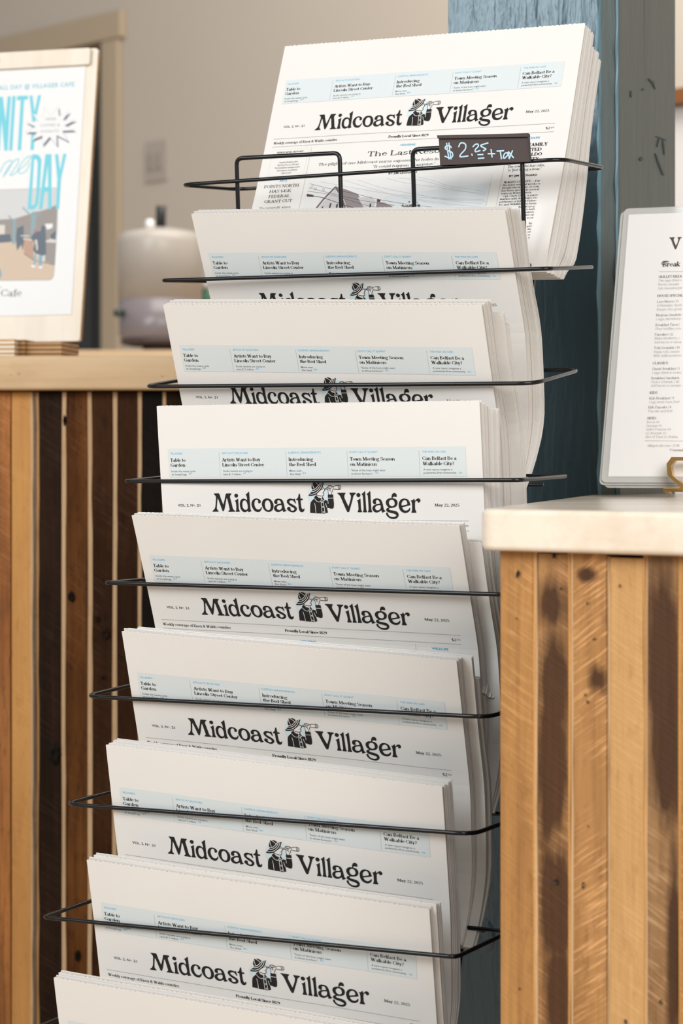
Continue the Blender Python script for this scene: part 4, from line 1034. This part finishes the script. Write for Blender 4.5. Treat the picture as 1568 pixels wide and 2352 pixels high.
for i, tier in enumerate(TIERS):
    S = Stack(i); t = 0.0; rnd = random.Random(50 + i)
    for j, (du, dv, thk) in enumerate(tier):
        thk /= 1000
        if j == 0:
            lab = ('front newspaper of the top tier, leaning back behind the price tag, house photo showing' if i == 0 else
                   'lowest newspaper front, only its blank top margin visible at the photo bottom' if i == 8 else
                   'front newspaper in the %s rack tier from the top, masthead facing out' % ORD[i])
        elif j == len(tier) - 1: lab = 'rearmost newspaper of the stack in the %s rack tier' % (ORD[i] + (' from the top' if 0 < i < 8 else ''))
        else: lab = '%s newspaper from the front in the %s rack tier%s' % (POS[j], ORD[i], ' from the top' if 0 < i < 8 else '')
        nw = thing('newspaper', lab, 'newspaper', S.P(145, SL, t + thk / 2), 'newspapers in the %s tier of the wire rack' % ORD[i])
        g = .0005; th = (thk - g * 3 - .0012) / 4 if thk > .0045 else (thk - g - .0008) / 2
        L = SL - dv / 1000
        nlf = 2 if thk > .0045 else 1
        a, c = t + .0002, t + thk - .0002
        for k in range(nlf):
            nu = 146 if (k == 0 and (j < 2 or (dv > 10 and j == 2))) else 26
            V, Fc = leaf(S, a, c, du + (rnd.uniform(-.8, .3) if k else 0), dv / 1000 + (.0012 if k else 0), PWD - (0 if k == 0 else .8), L - (.004 if k else 0), th, nu, nu > 100, rnd)
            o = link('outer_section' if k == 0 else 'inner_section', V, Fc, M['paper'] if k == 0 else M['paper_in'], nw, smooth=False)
            if k == 0: front = o; front['_o'] = tuple(nw['_o'])
            a += th + g + rnd.uniform(0, .0004); c -= th + g + rnd.uniform(0, .0004)
        if j == 0:
            for nm, ink in PRINTS.items():
                if nm == 'front_page_photo' and i != 0: continue
                V, Fc, mi, inks = ink.map(lambda u, v, l: S.P(u, v / 1000, -(l - .04) * .001))
                link(nm.replace('_right', ''), V, Fc, None, front, mats=[M[q] for q in inks], midx=mi)
        t += thk + rnd.uniform(.0002, .0009)

# ------------------------------------------------------------------ sign board on the left counter
yw = .30; lb = .155
sr = Vector((math.cos(yw), -math.sin(yw), 0)); sf = Vector((-math.sin(yw), -math.cos(yw), 0))
sdn = (-UP * math.cos(lb) + sf * math.sin(lb)).normalized()
BR_ = at(183, 783, 2.76)
bp = Pane(BR_, sr, sdn)
ub = lambda px, py: bp.uv(px, py)
PLY = wood('birch_ply', (.82, .75, .66, 1), (.79, .71, .60, 1), (.70, .58, .45, 1), 31, 0, knots=False, grain=18, rough=.5, bumpd=.0001)
PE = wood('ply_edge_dark', (.30, .155, .06, 1), (.20, .09, .03, 1), (.08, .035, .012, 1), 32, 0, horiz=True, knots=False)
PEL = wood('ply_edge_pale', (.62, .42, .22, 1), (.50, .31, .15, 1), (.34, .19, .08, 1), 33, 0, horiz=True, knots=False)


def sheet(name, P_, u0, v0, u1, v1, l0, l1, m, parent, r=0.0, label=None, bevel=None, quad=None):
    pts = quad or [(u0, v0), (u1, v0), (u1, v1), (u0, v1)]
    if r:
        q = rounded([Vector((a, c, 0)) for a, c in pts], r, 4, closed=True); pts = [(p.x, p.y) for p in q]
    b = MB(); F = [P_.P(a, c, l1) for a, c in pts]; G = [P_.P(a, c, l0) for a, c in pts]; n = len(pts)
    b.poly(F); b.poly(G[::-1])
    for i in range(n): b.quad(F[i], G[i], G[(i + 1) % n], F[(i + 1) % n])
    return b.obj(name, m, parent, label=label, bevel=bevel)


tu, tv = ub(214, 111); bu, bv = ub(183, 783)
sign = thing('sign_board', 'plywood sign board holding a cafe event poster, standing on the left counter', 'sign board', bp.P(-.12, 0, 0))
LW = -.245
sheet('board', bp, LW, tv, 0, 0, -.0055, 0, PLY, sign, r=.004)
for k, (l0, l1, m_) in enumerate(((-.0056, -.0042, PEL), (-.0042, -.0024, PE), (-.0024, -.0008, PEL))):
    sheet('edge_ply', bp, .00005, tv + .004, .0006, -.003, l0, l1, m_, sign)
cu0, cv1 = ub(209, 150.5)
sheet('clamp_bar', bp, LW + .004, tv + .001, cu0, cv1, .001, .0056, PLY, sign, r=.003, bevel=(.0008, 2))
c = ub(-2, 142)
b = MB(); b.lathe((0, 0, 0), [(.0028, 0), (.0028, .003), (.002, .0042), (.0001, .0045)], 20)
b.v = [bp.P(c[0] + v.x, c[1] + v.y, .0056 + v.z) for v in b.v]; b.obj('thumb_screw', mat('brass', (.75, .45, .14, 1), .25, 1), sign, smooth=True)
# plywood foot with the board standing in its slot
ply = [PEL, PE]
foot = [(-66, 38, 775, 816, .034, PLY), (37, 58.5, 775.5, 816, .020, None), (58.5, 142, 784, 816, .020, None)]
yb = (LZ - CZ)
for k, (x0, x1, y0, y1, fr, m_) in enumerate(foot):
    n = 8 if y0 < 780 else 7
    for j in range(n):
        z0 = LZ + .0005 + j * .0025; z1 = z0 + .0024
        q0 = at(x0, HY, 2.735); q1 = at(x1, HY, 2.735); o_ = Vector((q0.x, 2.735 - (0.012 if k == 0 else 0), 0))
        b = MB(); b.prism([(o_.x, o_.y), (q1.x, o_.y - .006), (q1.x + .012, 2.80), (o_.x + .012, 2.80)], z0, z1)
        b.obj('foot_ply', (PEL if j % 2 else PLY) if k == 0 else ply[j % 2], sign)
# poster
ps = thing('poster', 'white community day poster with turquoise lettering, clamped to the plywood sign board', 'poster', bp.P(-.12, -.15, 0))
PW = mat('poster_paper', (.74, .74, .735, 1), .4, spec=.3)
pu, pv = ub(197.5, 153); pu2, pv2 = ub(164.5, 722.5)
sheet('sheet', bp, 0, 0, 0, 0, .0002, .0009, PW, ps, quad=[(LW + .02, pv - .01), (pu, pv - .01), (pu2, pv2), (LW + .02, pv2 + .001)])
for k, c in {'aqua': (.14, .54, .64, 1), 'aqual': (.13, .44, .56, 1), 'pgrey': (.13, .14, .18, 1), 'pgreyl': (.26, .26, .29, 1), 'tan': (.56, .43, .32, 1), 'ceil': (.56, .56, .56, 1), 'brownw': (.27, .24, .22, 1), 'teal': (.22, .32, .35, 1), 'navy': (.09, .115, .145, 1), 'jean': (.18, .35, .42, 1), 'redp': (.47, .14, .12, 1), 'orw': (.44, .27, .19, 1), 'cream': (.62, .56, .49, 1), 'pwh': (.74, .74, .735, 1), 'mink': (.085, .055, .045, 1), 'minkl': (.32, .29, .28, 1)}.items(): M[k] = mat('print_' + k, c, .5)
I = Ink()
g = lambda px, py: tuple(1000 * q for q in ub(px, py))


def poly(ink, pts, lift=.1): I.tris(ink, [[g(*p) for p in pts]], lift)
def zp(t, ox=0, oy=100, k=6.533): v = [float(q) for q in t.split()]; return [(ox + a / k, oy + c / k) for a, c in zip(v[0::2], v[1::2])]
def tline(ink, txt, x0, y0, x1, y1, cap, font='sans', lift=.1, **kw):
    a, c = g(x0, y0), g(x1, y1); wd = c[0] - a[0]; sl = (c[1] - a[1]) / wd
    if font == 'sans': I.sans(ink, txt, a[0], a[1], cap, wd, lift=lift, slope=sl, **kw)
    else: I.serif(ink, txt, a[0], a[1], cap, wd, lift=lift, slope=sl, **kw)


tline('aqual', 'ALL DAY @ VILLAGER CAFE', -3, 206.8, 171, 198.6, 5.2, spacing=1.12, bold=.012)
for t in ('-60 808 48 803 88 1170 118 798 168 795 118 1610 70 1612 30 1150 0 1612 -98 1616', '190 793 240 790 190 1608 140 1610', '262 792 427 785 422 845 366 850 322 1605 270 1608 315 853 258 855', '447 787 493 784 522 1030 575 780 623 777 540 1150 512 1600 460 1602 487 1160'): poly('aqua', zp(t))
st = '670 958 765 1088 880 950 893 1090 1050 1020 950 1150 1140 1150 975 1235 1135 1305 940 1315 1030 1470 855 1380 860 1540 750 1405 640 1535 640 1388 470 1455 560 1335 378 1335 535 1250 385 1185 575 1170 485 1050 655 1112'
sp_ = zp(st); poly('pgrey', [(x + 3, y + 4.5) for x, y in sp_], .14); poly('pgreyl', [(x, y) for x, y in sp_], .17); cx_, cy_ = 121, 291
poly('pwh', [(cx_ + (x - cx_) * .982, cy_ + (y - cy_) * .982) for x, y in sp_], .2)
tline('pgreyl', 'FREE', 106.4, 277.5, 129, 276.5, 3.2, spacing=1.1, lift=.24); tline('pgreyl', 'COFFEE &', 93.4, 291.5, 138, 290.3, 3.2, spacing=1.1, lift=.24); tline('pgreyl', 'DONUTS!', 94.4, 305.5, 136, 304.2, 3.2, spacing=1.1, lift=.24)
# printed photograph of the cafe
poly('pgreyl', [(-70, 438), (134.5, 432), (133, 520), (126, 620), (124, 635), (119, 643), (112, 644), (-70, 646)], .08)
poly('ceil', [(-70, 439), (134, 433), (132.5, 520), (125.5, 620), (123.5, 634), (119, 642), (112, 643), (-70, 645)], .1)
poly('brownw', [(-70, 508), (34, 503), (75, 490), (105, 482), (132.8, 470), (130, 540), (105, 556), (60, 556), (-70, 556)], .12)
poly('tan', [(-70, 556), (30, 556), (52, 560), (100, 600), (126, 607), (125.5, 622), (123.5, 634), (119, 642), (112, 643), (-70, 645)], .13)
poly('cream', [(-40, 517), (12, 517), (12, 538), (-40, 540)], .14); poly('navy', [(0, 540), (24, 538), (28, 556), (-20, 560)], .15)
poly('teal', [(31, 504), (38, 503), (36, 561), (29, 561)], .16); poly('teal', [(73, 488), (84, 486), (83, 530), (71, 545)], .16)
for a_, c_ in (((53, 477), (75, 499)), ((94, 490), (82, 500)), ((20, 496), (32, 508))): I.stroke('teal', [g(*a_), g(*c_)], 1.6, .16)
poly('orw', [(54, 549), (78, 553), (78, 597), (56, 583)], .15); poly('brownw', [(105, 556), (129.5, 557), (126.5, 608), (104, 602)], .15)
poly('cream', [(48, 541), (68, 541), (68, 544), (48, 543)], .17); poly('cream', [(54, 547), (78, 551), (78, 554), (54, 550)], .17); poly('cream', [(106, 552), (129.5, 554), (129.3, 558), (106, 557)], .17)
poly('navy', [(40, 525), (55, 518), (56, 556), (52, 577), (50, 562), (40, 576), (38, 560), (38, 540)], .16); I.stroke('navy', [g(56, 583), g(78, 598), g(104, 604), g(126, 609)], .8, .17)
poly('navy', [(75, 540), (84, 533), (94, 532), (97, 518), (104, 520), (106, 540), (107, 585), (98, 588), (82, 583), (77, 575), (80, 558), (72, 549)], .18)
poly('redp', [(78, 529), (84, 526), (87, 531), (80, 536)], .2); poly('cream', [(80, 552), (86, 551), (88, 572), (85, 577), (83, 562)], .2)
poly('jean', [(80, 584), (84, 585), (82, 609), (78, 608)], .18); poly('jean', [(90, 587), (98, 588), (96, 611), (90, 611)], .18); poly('pwh', [(73, 609), (82, 610), (81, 615), (73, 614)], .2); poly('pwh', [(90, 612), (98, 611), (97, 617), (90, 617)], .2)
poly('pwh', [(104, 515), (122, 514), (121, 524), (109, 528)], .17); poly('redp', [(52, 503), (58, 502), (58, 506), (53, 506)], .17)
poly('navy', [(116, 541), (129, 530), (129, 551), (118, 549)], .17); poly('teal', [(-20, 618), (2, 618), (5, 632), (0, 641), (-20, 642)], .18)
# DAY over the picture
D1 = [(74, 356), (84, 355), (92, 358.5), (96, 368), (92, 435), (88, 470), (80, 481), (64, 482)]; D2 = [(79, 366), (85, 366.5), (87.5, 375), (84.5, 440), (81.5, 466), (78, 472), (72.5, 472)]
I.tris('aqua', [[g(*p) for p in D1], [g(*p) for p in D2]], .22)
I.tris('aqua', [[g(*p) for p in [(105, 355), (119, 354.5), (119, 480.5), (111, 481), (111, 441), (103, 441), (98, 481), (90, 481.5)]], [g(*p) for p in [(110.5, 376), (103.7, 430), (111.2, 430)]]], .22)
poly('aqua', [(127, 355), (134.3, 354.5), (138.5, 392), (146, 354), (153.4, 353.5), (141, 410), (136.5, 480), (128.8, 480.5), (132.5, 412)], .22)
for t, wd in (('-14 404 0 396 10 378 19 371 28 370 24 384 8 407', 1.0), ('8 407 20 385 36 368 44 366.5 40 380 25 400 27 403 36 398 44 389', 1.0), ('44 391 60 378 71 362 68 359 58 366 45 384 43 395 50 399 61 392 70 375', .9)):
    I.stroke('aqua', [g(*p[:2]) for p in smooth_open(pp(t), 4)], wd, .24)
tline('pgrey', 'Cafe', 2, 681.5, 50.5, 681, 8.6, font='serif', wt=1.0)
I.stroke('pgrey', [g(-8, 660), g(4, 661)], .6, .1)
V, Fc, mi, inks = I.map(lambda u, v, l: bp.P(u / 1000, v / 1000, .0009 + l * .001))
link('printing', V, Fc, None, ps, mats=[M[k] for k in inks], midx=mi)

# ------------------------------------------------------------------ laminated menus on the right counter
yw = .36; lb = .17
mr = Vector((math.cos(yw), -math.sin(yw), 0)); mf = Vector((-math.sin(yw), -math.cos(yw), 0))
md = (-UP * math.cos(lb) + mf * math.sin(lb)).normalized()
mp_ = Pane(at(1383, 1108, 2.16), mr, md)
LAM = bpy.data.materials.new('clear_laminate'); LAM.use_nodes = True
T = NT(LAM); T.b.inputs['Base Color'].default_value = (.82, .83, .82, 1); T.b.inputs['Roughness'].default_value = .12; T.b.inputs['Transmission Weight'].default_value = .45; T.b.inputs['IOR'].default_value = 1.45
MPAP = mat('menu_paper', (.92, .92, .92, 1), .4)
mw = .222
specs = [('front', 'front laminated menu showing the breakfast prices, in the brass easel on the right counter', [(1433, 479), (1380, 1108)], 0), ('mid', 'second laminated menu, its clear edge just left of the front menu', [(1424, 484), (1374, 1113)], -.0022), ('back', 'rearmost laminated menu, its rim poking out below the front menu', [(1436, 483), (1383, 1118)], -.0044)]
for k, (nm, lab, (tl, bl), l) in enumerate(specs):
    a, c = mp_.uv(*tl); a2, c2 = mp_.uv(*bl)
    mn = thing('menu', lab, 'menu', mp_.P(a2 + mw / 2, c2, l), 'laminated menus in the brass easel')
    qd = [(a, c), (a + mw, c), (a2 + mw, c2), (a2, c2)]
    sheet('laminate', mp_, 0, 0, 0, 0, l - .0016, l, LAM, mn, r=.005, quad=qd)
    sheet('paper', mp_, 0, 0, 0, 0, l - .0012, l + .0002, MPAP, mn, quad=[(a + .0045, c + .006), (a + mw - .005, c + .006), (a2 + mw - .005, c2 - .0055), (a2 + .0065, c2 - .0055)])
    if k == 0:
        I = Ink(); g = lambda px, py: tuple(1000 * q for q in mp_.uv(px, py))
        f = lambda x, y: g(1300 + x / 3.093, 440 + y / 3.093)
        sx = -.006; VK = [q for q in MAST if q[0] is D_][0]
        v0 = mp_.uv(1535.5, 573); kx_ = 1000 * (mp_.uv(1568, 573)[0] - v0[0]) / 32.5
        L = [(x, y) for x, y in smooth_loop(pp(VK[1]))]
        I.tris('mink', [[(1000 * v0[0] + (x - 95) * .0158, 1000 * v0[1] - (890 - y) * .0152) for x, y in L]], .1)
        for (t_, x, y, cp, wt, it) in (('Break', 683, 535, 4.2, 1.5, .18), ('SKILLET BREA', 657, 615, 2.1, 1.1, 0), ('Two eggs (fried o', 655, 641, 1.95, .6, 0), ('Bacon, sausage,', 652, 668, 1.95, .6, .15), ('Sub cheeseburger', 650, 696, 1.95, .6, .15), ('HOUSE SPECIALS', 647, 750, 2.1, 1.1, 0), ('Loco Mocco | 15', 645, 791, 2.0, .7, 0),
              ('A Hawaiian classic', 644, 818, 1.95, .6, 0), ('Burger, rice, gravy', 642, 846, 1.95, .6, .15), ('Mexican Omelette', 638, 887, 2.0, .7, 0), ('2 eggs, shredded p', 636, 914, 1.95, .6, .15), ('Breakfast Tacos |', 634, 956, 2.0, .7, 0), ('Flour tortillas, scra', 632, 983, 1.95, .6, .15), ('Pancakes | 12', 629, 1024, 2.0, .7, 0), ('Maine blueberry, c', 627, 1051, 1.95, .6, 0),
              ('Add bacon or sausa', 625, 1079, 1.95, .6, .15), ('Tofu Scramble | 14', 623, 1119, 2.0, .7, 0), ('Vegan tofu, tomato', 621, 1147, 1.95, .6, 0), ('With skillet potatoes', 619, 1175, 1.95, .6, .15), ('CLASSICS', 614, 1228, 2.1, 1.1, 0), ('Classic Breakfast | 1', 610, 1268, 2.0, .7, 0), ('2 eggs (fried or scram', 608, 1296, 1.95, .6, 0), ('Breakfast Sandwich', 604, 1334, 2.0, .7, 0),
              ('Choice of bread, 2 fri', 602, 1361, 1.95, .6, 0), ('Add bacon or sausage', 600, 1387, 1.95, .6, .15), ('KIDS', 593, 1438, 2.1, 1.1, 0), ('Kids Breakfast | 9', 589, 1477, 2.0, .7, 0), ('1 egg, meat, toast, fruit', 587, 1503, 1.95, .6, .15), ('Kids Pancake | 8', 582, 1541, 2.0, .7, 0), ('Pancake and fruit', 580, 1568, 1.95, .6, .15), ('SIDES', 574, 1619, 2.1, 1.1, 0),
              ('Bacon $4', 571, 1646, 1.95, .6, .15), ('Sausage $4', 568, 1672, 1.95, .6, .15), ('Skillet Potatoes $4', 565, 1698, 1.95, .6, .15), ('1/2 Avocado $3', 563, 1725, 1.95, .6, .15), ('Slice of Toast $2 (Italian,', 560, 1751, 1.95, .6, .15), ('villagercafe.com ~ 25 M', 577, 1813, 2.0, .65, 0), ('*Consumi', 733, 1845, 2.0, .9, .1)):
            p = f(x, y); I.serif('mink' if wt > .65 else 'minkl', t_, p[0], p[1], cp * 1.07, None, wt=wt, italic=it, track=.05)
        for x, y, x2, y2 in ((660, 570, 829, 567), (558, 1771, 829, 1775)): I.stroke('minkl', [f(x, y), f(x2 + 300, y2)], .25, .1)
        I.stroke('mink', [f(683 + a_, 535 - c_) for a_, c_ in ((22, 20), (8, 12), (-4, 22), (4, 36), (25, 40), (45, 36))], .8, .1)
        V, Fc, mi, inks = I.map(lambda u, v, q: mp_.P(u / 1000, v / 1000, .0004 + q * .0005))
        link('printing', V, Fc, None, mn, mats=[M[q] for q in inks], midx=mi)
# brass easel
BR = mat('polished_brass', (.80, .48, .16, 1), .16, 1)
es = thing('menu_easel', 'polished brass easel with a faceted front loop holding the menus, right counter', 'easel', mp_.P(.13, .004, .02))
ep = Pane(mp_.o + mp_.n * .012, mr, -UP)
loopc = [(1548, 1054), (1625, 1054), (1633, 1066), (1631, 1088), (1600, 1118), (1590, 1139), (1579, 1139), (1570, 1118), (1541, 1092), (1538, 1068)]
pts = [ep.uv(*p) for p in loopc]
ctr = (sum(p[0] for p in pts) / len(pts), sum(p[1] for p in pts) / len(pts))
b = MB(); n = len(pts); hw = .0022
rings = []
for i, (u, v) in enumerate(pts):
    d = Vector((u - ctr[0], v - ctr[1])).normalized(); rings.append([ep.P(u + d.x * a_, v + d.y * a_, l_) for a_, l_ in ((hw, .005), (-hw, .005), (-hw, -.004), (hw, -.004))])
for i in range(n):
    A_r, B_r = rings[i], rings[(i + 1) % n]
    for j in range(4): b.quad(A_r[j], A_r[(j + 1) % 4], B_r[(j + 1) % 4], B_r[j])
b.obj('front_loop', BR, es, bevel=(.0006, 2))
zc = rz1 + .0022
bot = ep.P(*ep.uv(1585, 1139)); bot.z = zc
for k, (s0_, e0_, e1_) in enumerate(((.0, bot, bot - mf * .11), (.1, mp_.P(.075, .012, -.0085), mp_.P(.075, -.2, -.0085)), (.1, mp_.P(.15, .012, -.0085), mp_.P(.15, -.2, -.0085)))):
    e0_ = e0_.copy(); e1_ = e1_.copy()
    if k == 0: e1_.z = zc
    b = MB(); b.tube([e0_, e1_], .002, 8); b.obj(('base_bar', 'back_rail', 'back_rail')[k], BR, es, smooth=True)
a_, c_ = mp_.P(.06, .0085, .012), mp_.P(.165, .0085, .012)
b = MB(); b.tube([a_ - mp_.n * .022, a_ + mp_.n * 0, c_, c_ - mp_.n * .022], .0018, 8); b.obj('ledge_wire', BR, es, smooth=True)
for k, u in enumerate((.075, .15)):
    p0 = mp_.P(u, .012, -.0085); p1 = p0.copy(); p1.z = zc; b = MB(); b.tube([p0, p1, p1 - mf * .07], .002, 8); b.obj('foot', BR, es, smooth=True)

# ------------------------------------------------------------------ back bar with the drinks urn
yd = 5.0; uz = CZ + (HY - 812) / FPX * yd
bb = thing('back_bar', 'low back bar hidden behind the left counter, carrying the drinks urn', 'cabinet', (-.45, yd + .05, 0))
b = MB(); b.prism([(-.62, yd - .16), (-.12, yd - .16), (-.12, yd + .2), (-.62, yd + .2)], uz - .03, uz); b.obj('top', M['pine'], bb)
b = MB(); b.prism([(-.60, yd - .14), (-.14, yd - .14), (-.14, yd + .2), (-.60, yd + .2)], 0, uz - .031); b.obj('cabinet', mat('back_bar_side', (.25, .22, .19, 1), .6), bb)
ux = at(368, HY, yd).x; zz_ = lambda py: (HY - py) / FPX * yd + CZ - uz
ur = thing('drinks_urn', 'blurred cream drinks urn with black handle and smoky lower tank, behind the left counter', 'urn', (ux, yd, uz))
R0 = 97 / FPX * yd
b = MB(); b.lathe((ux, yd, uz), [(R0, zz_(690)), (R0, zz_(560)), (R0 * .985, zz_(548)), (R0 * .9, zz_(536)), (R0 * .45, zz_(527)), (.02, zz_(523)), (.0005, zz_(522))], 48); b.obj('body', mat('urn_cream', (.42, .385, .345, 1), .32), ur, smooth=True)
b = MB(); b.lathe((ux, yd, uz), [(R0 * .9, zz_(786)), (R0 * .985, zz_(768)), (R0 * 1.0, zz_(690))], 48); b.obj('lower_tank', mat('urn_smoke', (.20, .175, .185, 1), .28), ur, smooth=True)
b = MB(); b.lathe((ux, yd, uz), [(R0 * .70, zz_(796)), (R0 * .92, zz_(792)), (R0 * .96, zz_(782)), (R0 * .9, zz_(780))], 48); b.obj('base_rim', mat('urn_rim', (.05, .035, .035, 1), .4), ur, smooth=True)
b = MB(); b.lathe((ux, yd, uz), [(R0 * .42, .0005), (R0 * .42, zz_(796))], 32); b.obj('foot', mat('urn_foot', (.10, .08, .075, 1), .4), ur, smooth=True)
hx = at(370, HY, yd).x
b = MB(); b.tube([Vector((hx, yd - .01, uz + zz_(528))), Vector((hx, yd - .01, uz + zz_(500))), Vector((hx + .001, yd - .012, uz + zz_(474)))], .0105, 14); b.obj('handle', mat('urn_handle', (.008, .008, .008, 1), .4), ur, smooth=True)
kx_ = at(346, HY, yd).x
b = MB(); b.lathe((kx_, yd - .02, uz + zz_(530)), [(.004, 0), (.009, .004), (.011, .012), (.008, .02), (.001, .023)], 18); b.obj('knob', mat('urn_knob', (.8, .79, .76, 1), .3), ur, smooth=True)
b = MB(); b.tube([Vector((at(284, HY, yd).x, yd - .05, uz + zz_(722))), Vector((at(276, HY, yd).x, yd - .075, uz + zz_(724)))], .008, 12); b.obj('spigot', mat('urn_spigot', (.03, .05, .045, 1), .4), ur, smooth=True)
gx = at(462, HY, yd + .08).x
b = MB(); b.lathe((0, 0, 0), [(.018, 0), (.019, .004), (.019, .10), (.015, .125), (.007, .14), (.007, .155), (.0005, .156)], 24); b.v = [v + Vector((gx + .008, yd + .08, uz)) for v in b.v]
bt = thing('bottle', 'small green bottle half hidden beside the drinks urn', 'bottle', (gx + .008, yd + .08, uz))
b.obj('glass', mat('bottle_green', (.02, .12, .06, 1), .15), bt, smooth=True)
b = MB(); b.lathe((gx + .008, yd + .08, uz), [(.0078, .14), (.0082, .157), (.0005, .1575)], 16); b.obj('cap', mat('bottle_cap', (.5, .5, .48, 1), .3), bt, smooth=True)

for o in list(bpy.data.objects):
    if '_o' in o.keys(): del o['_o']
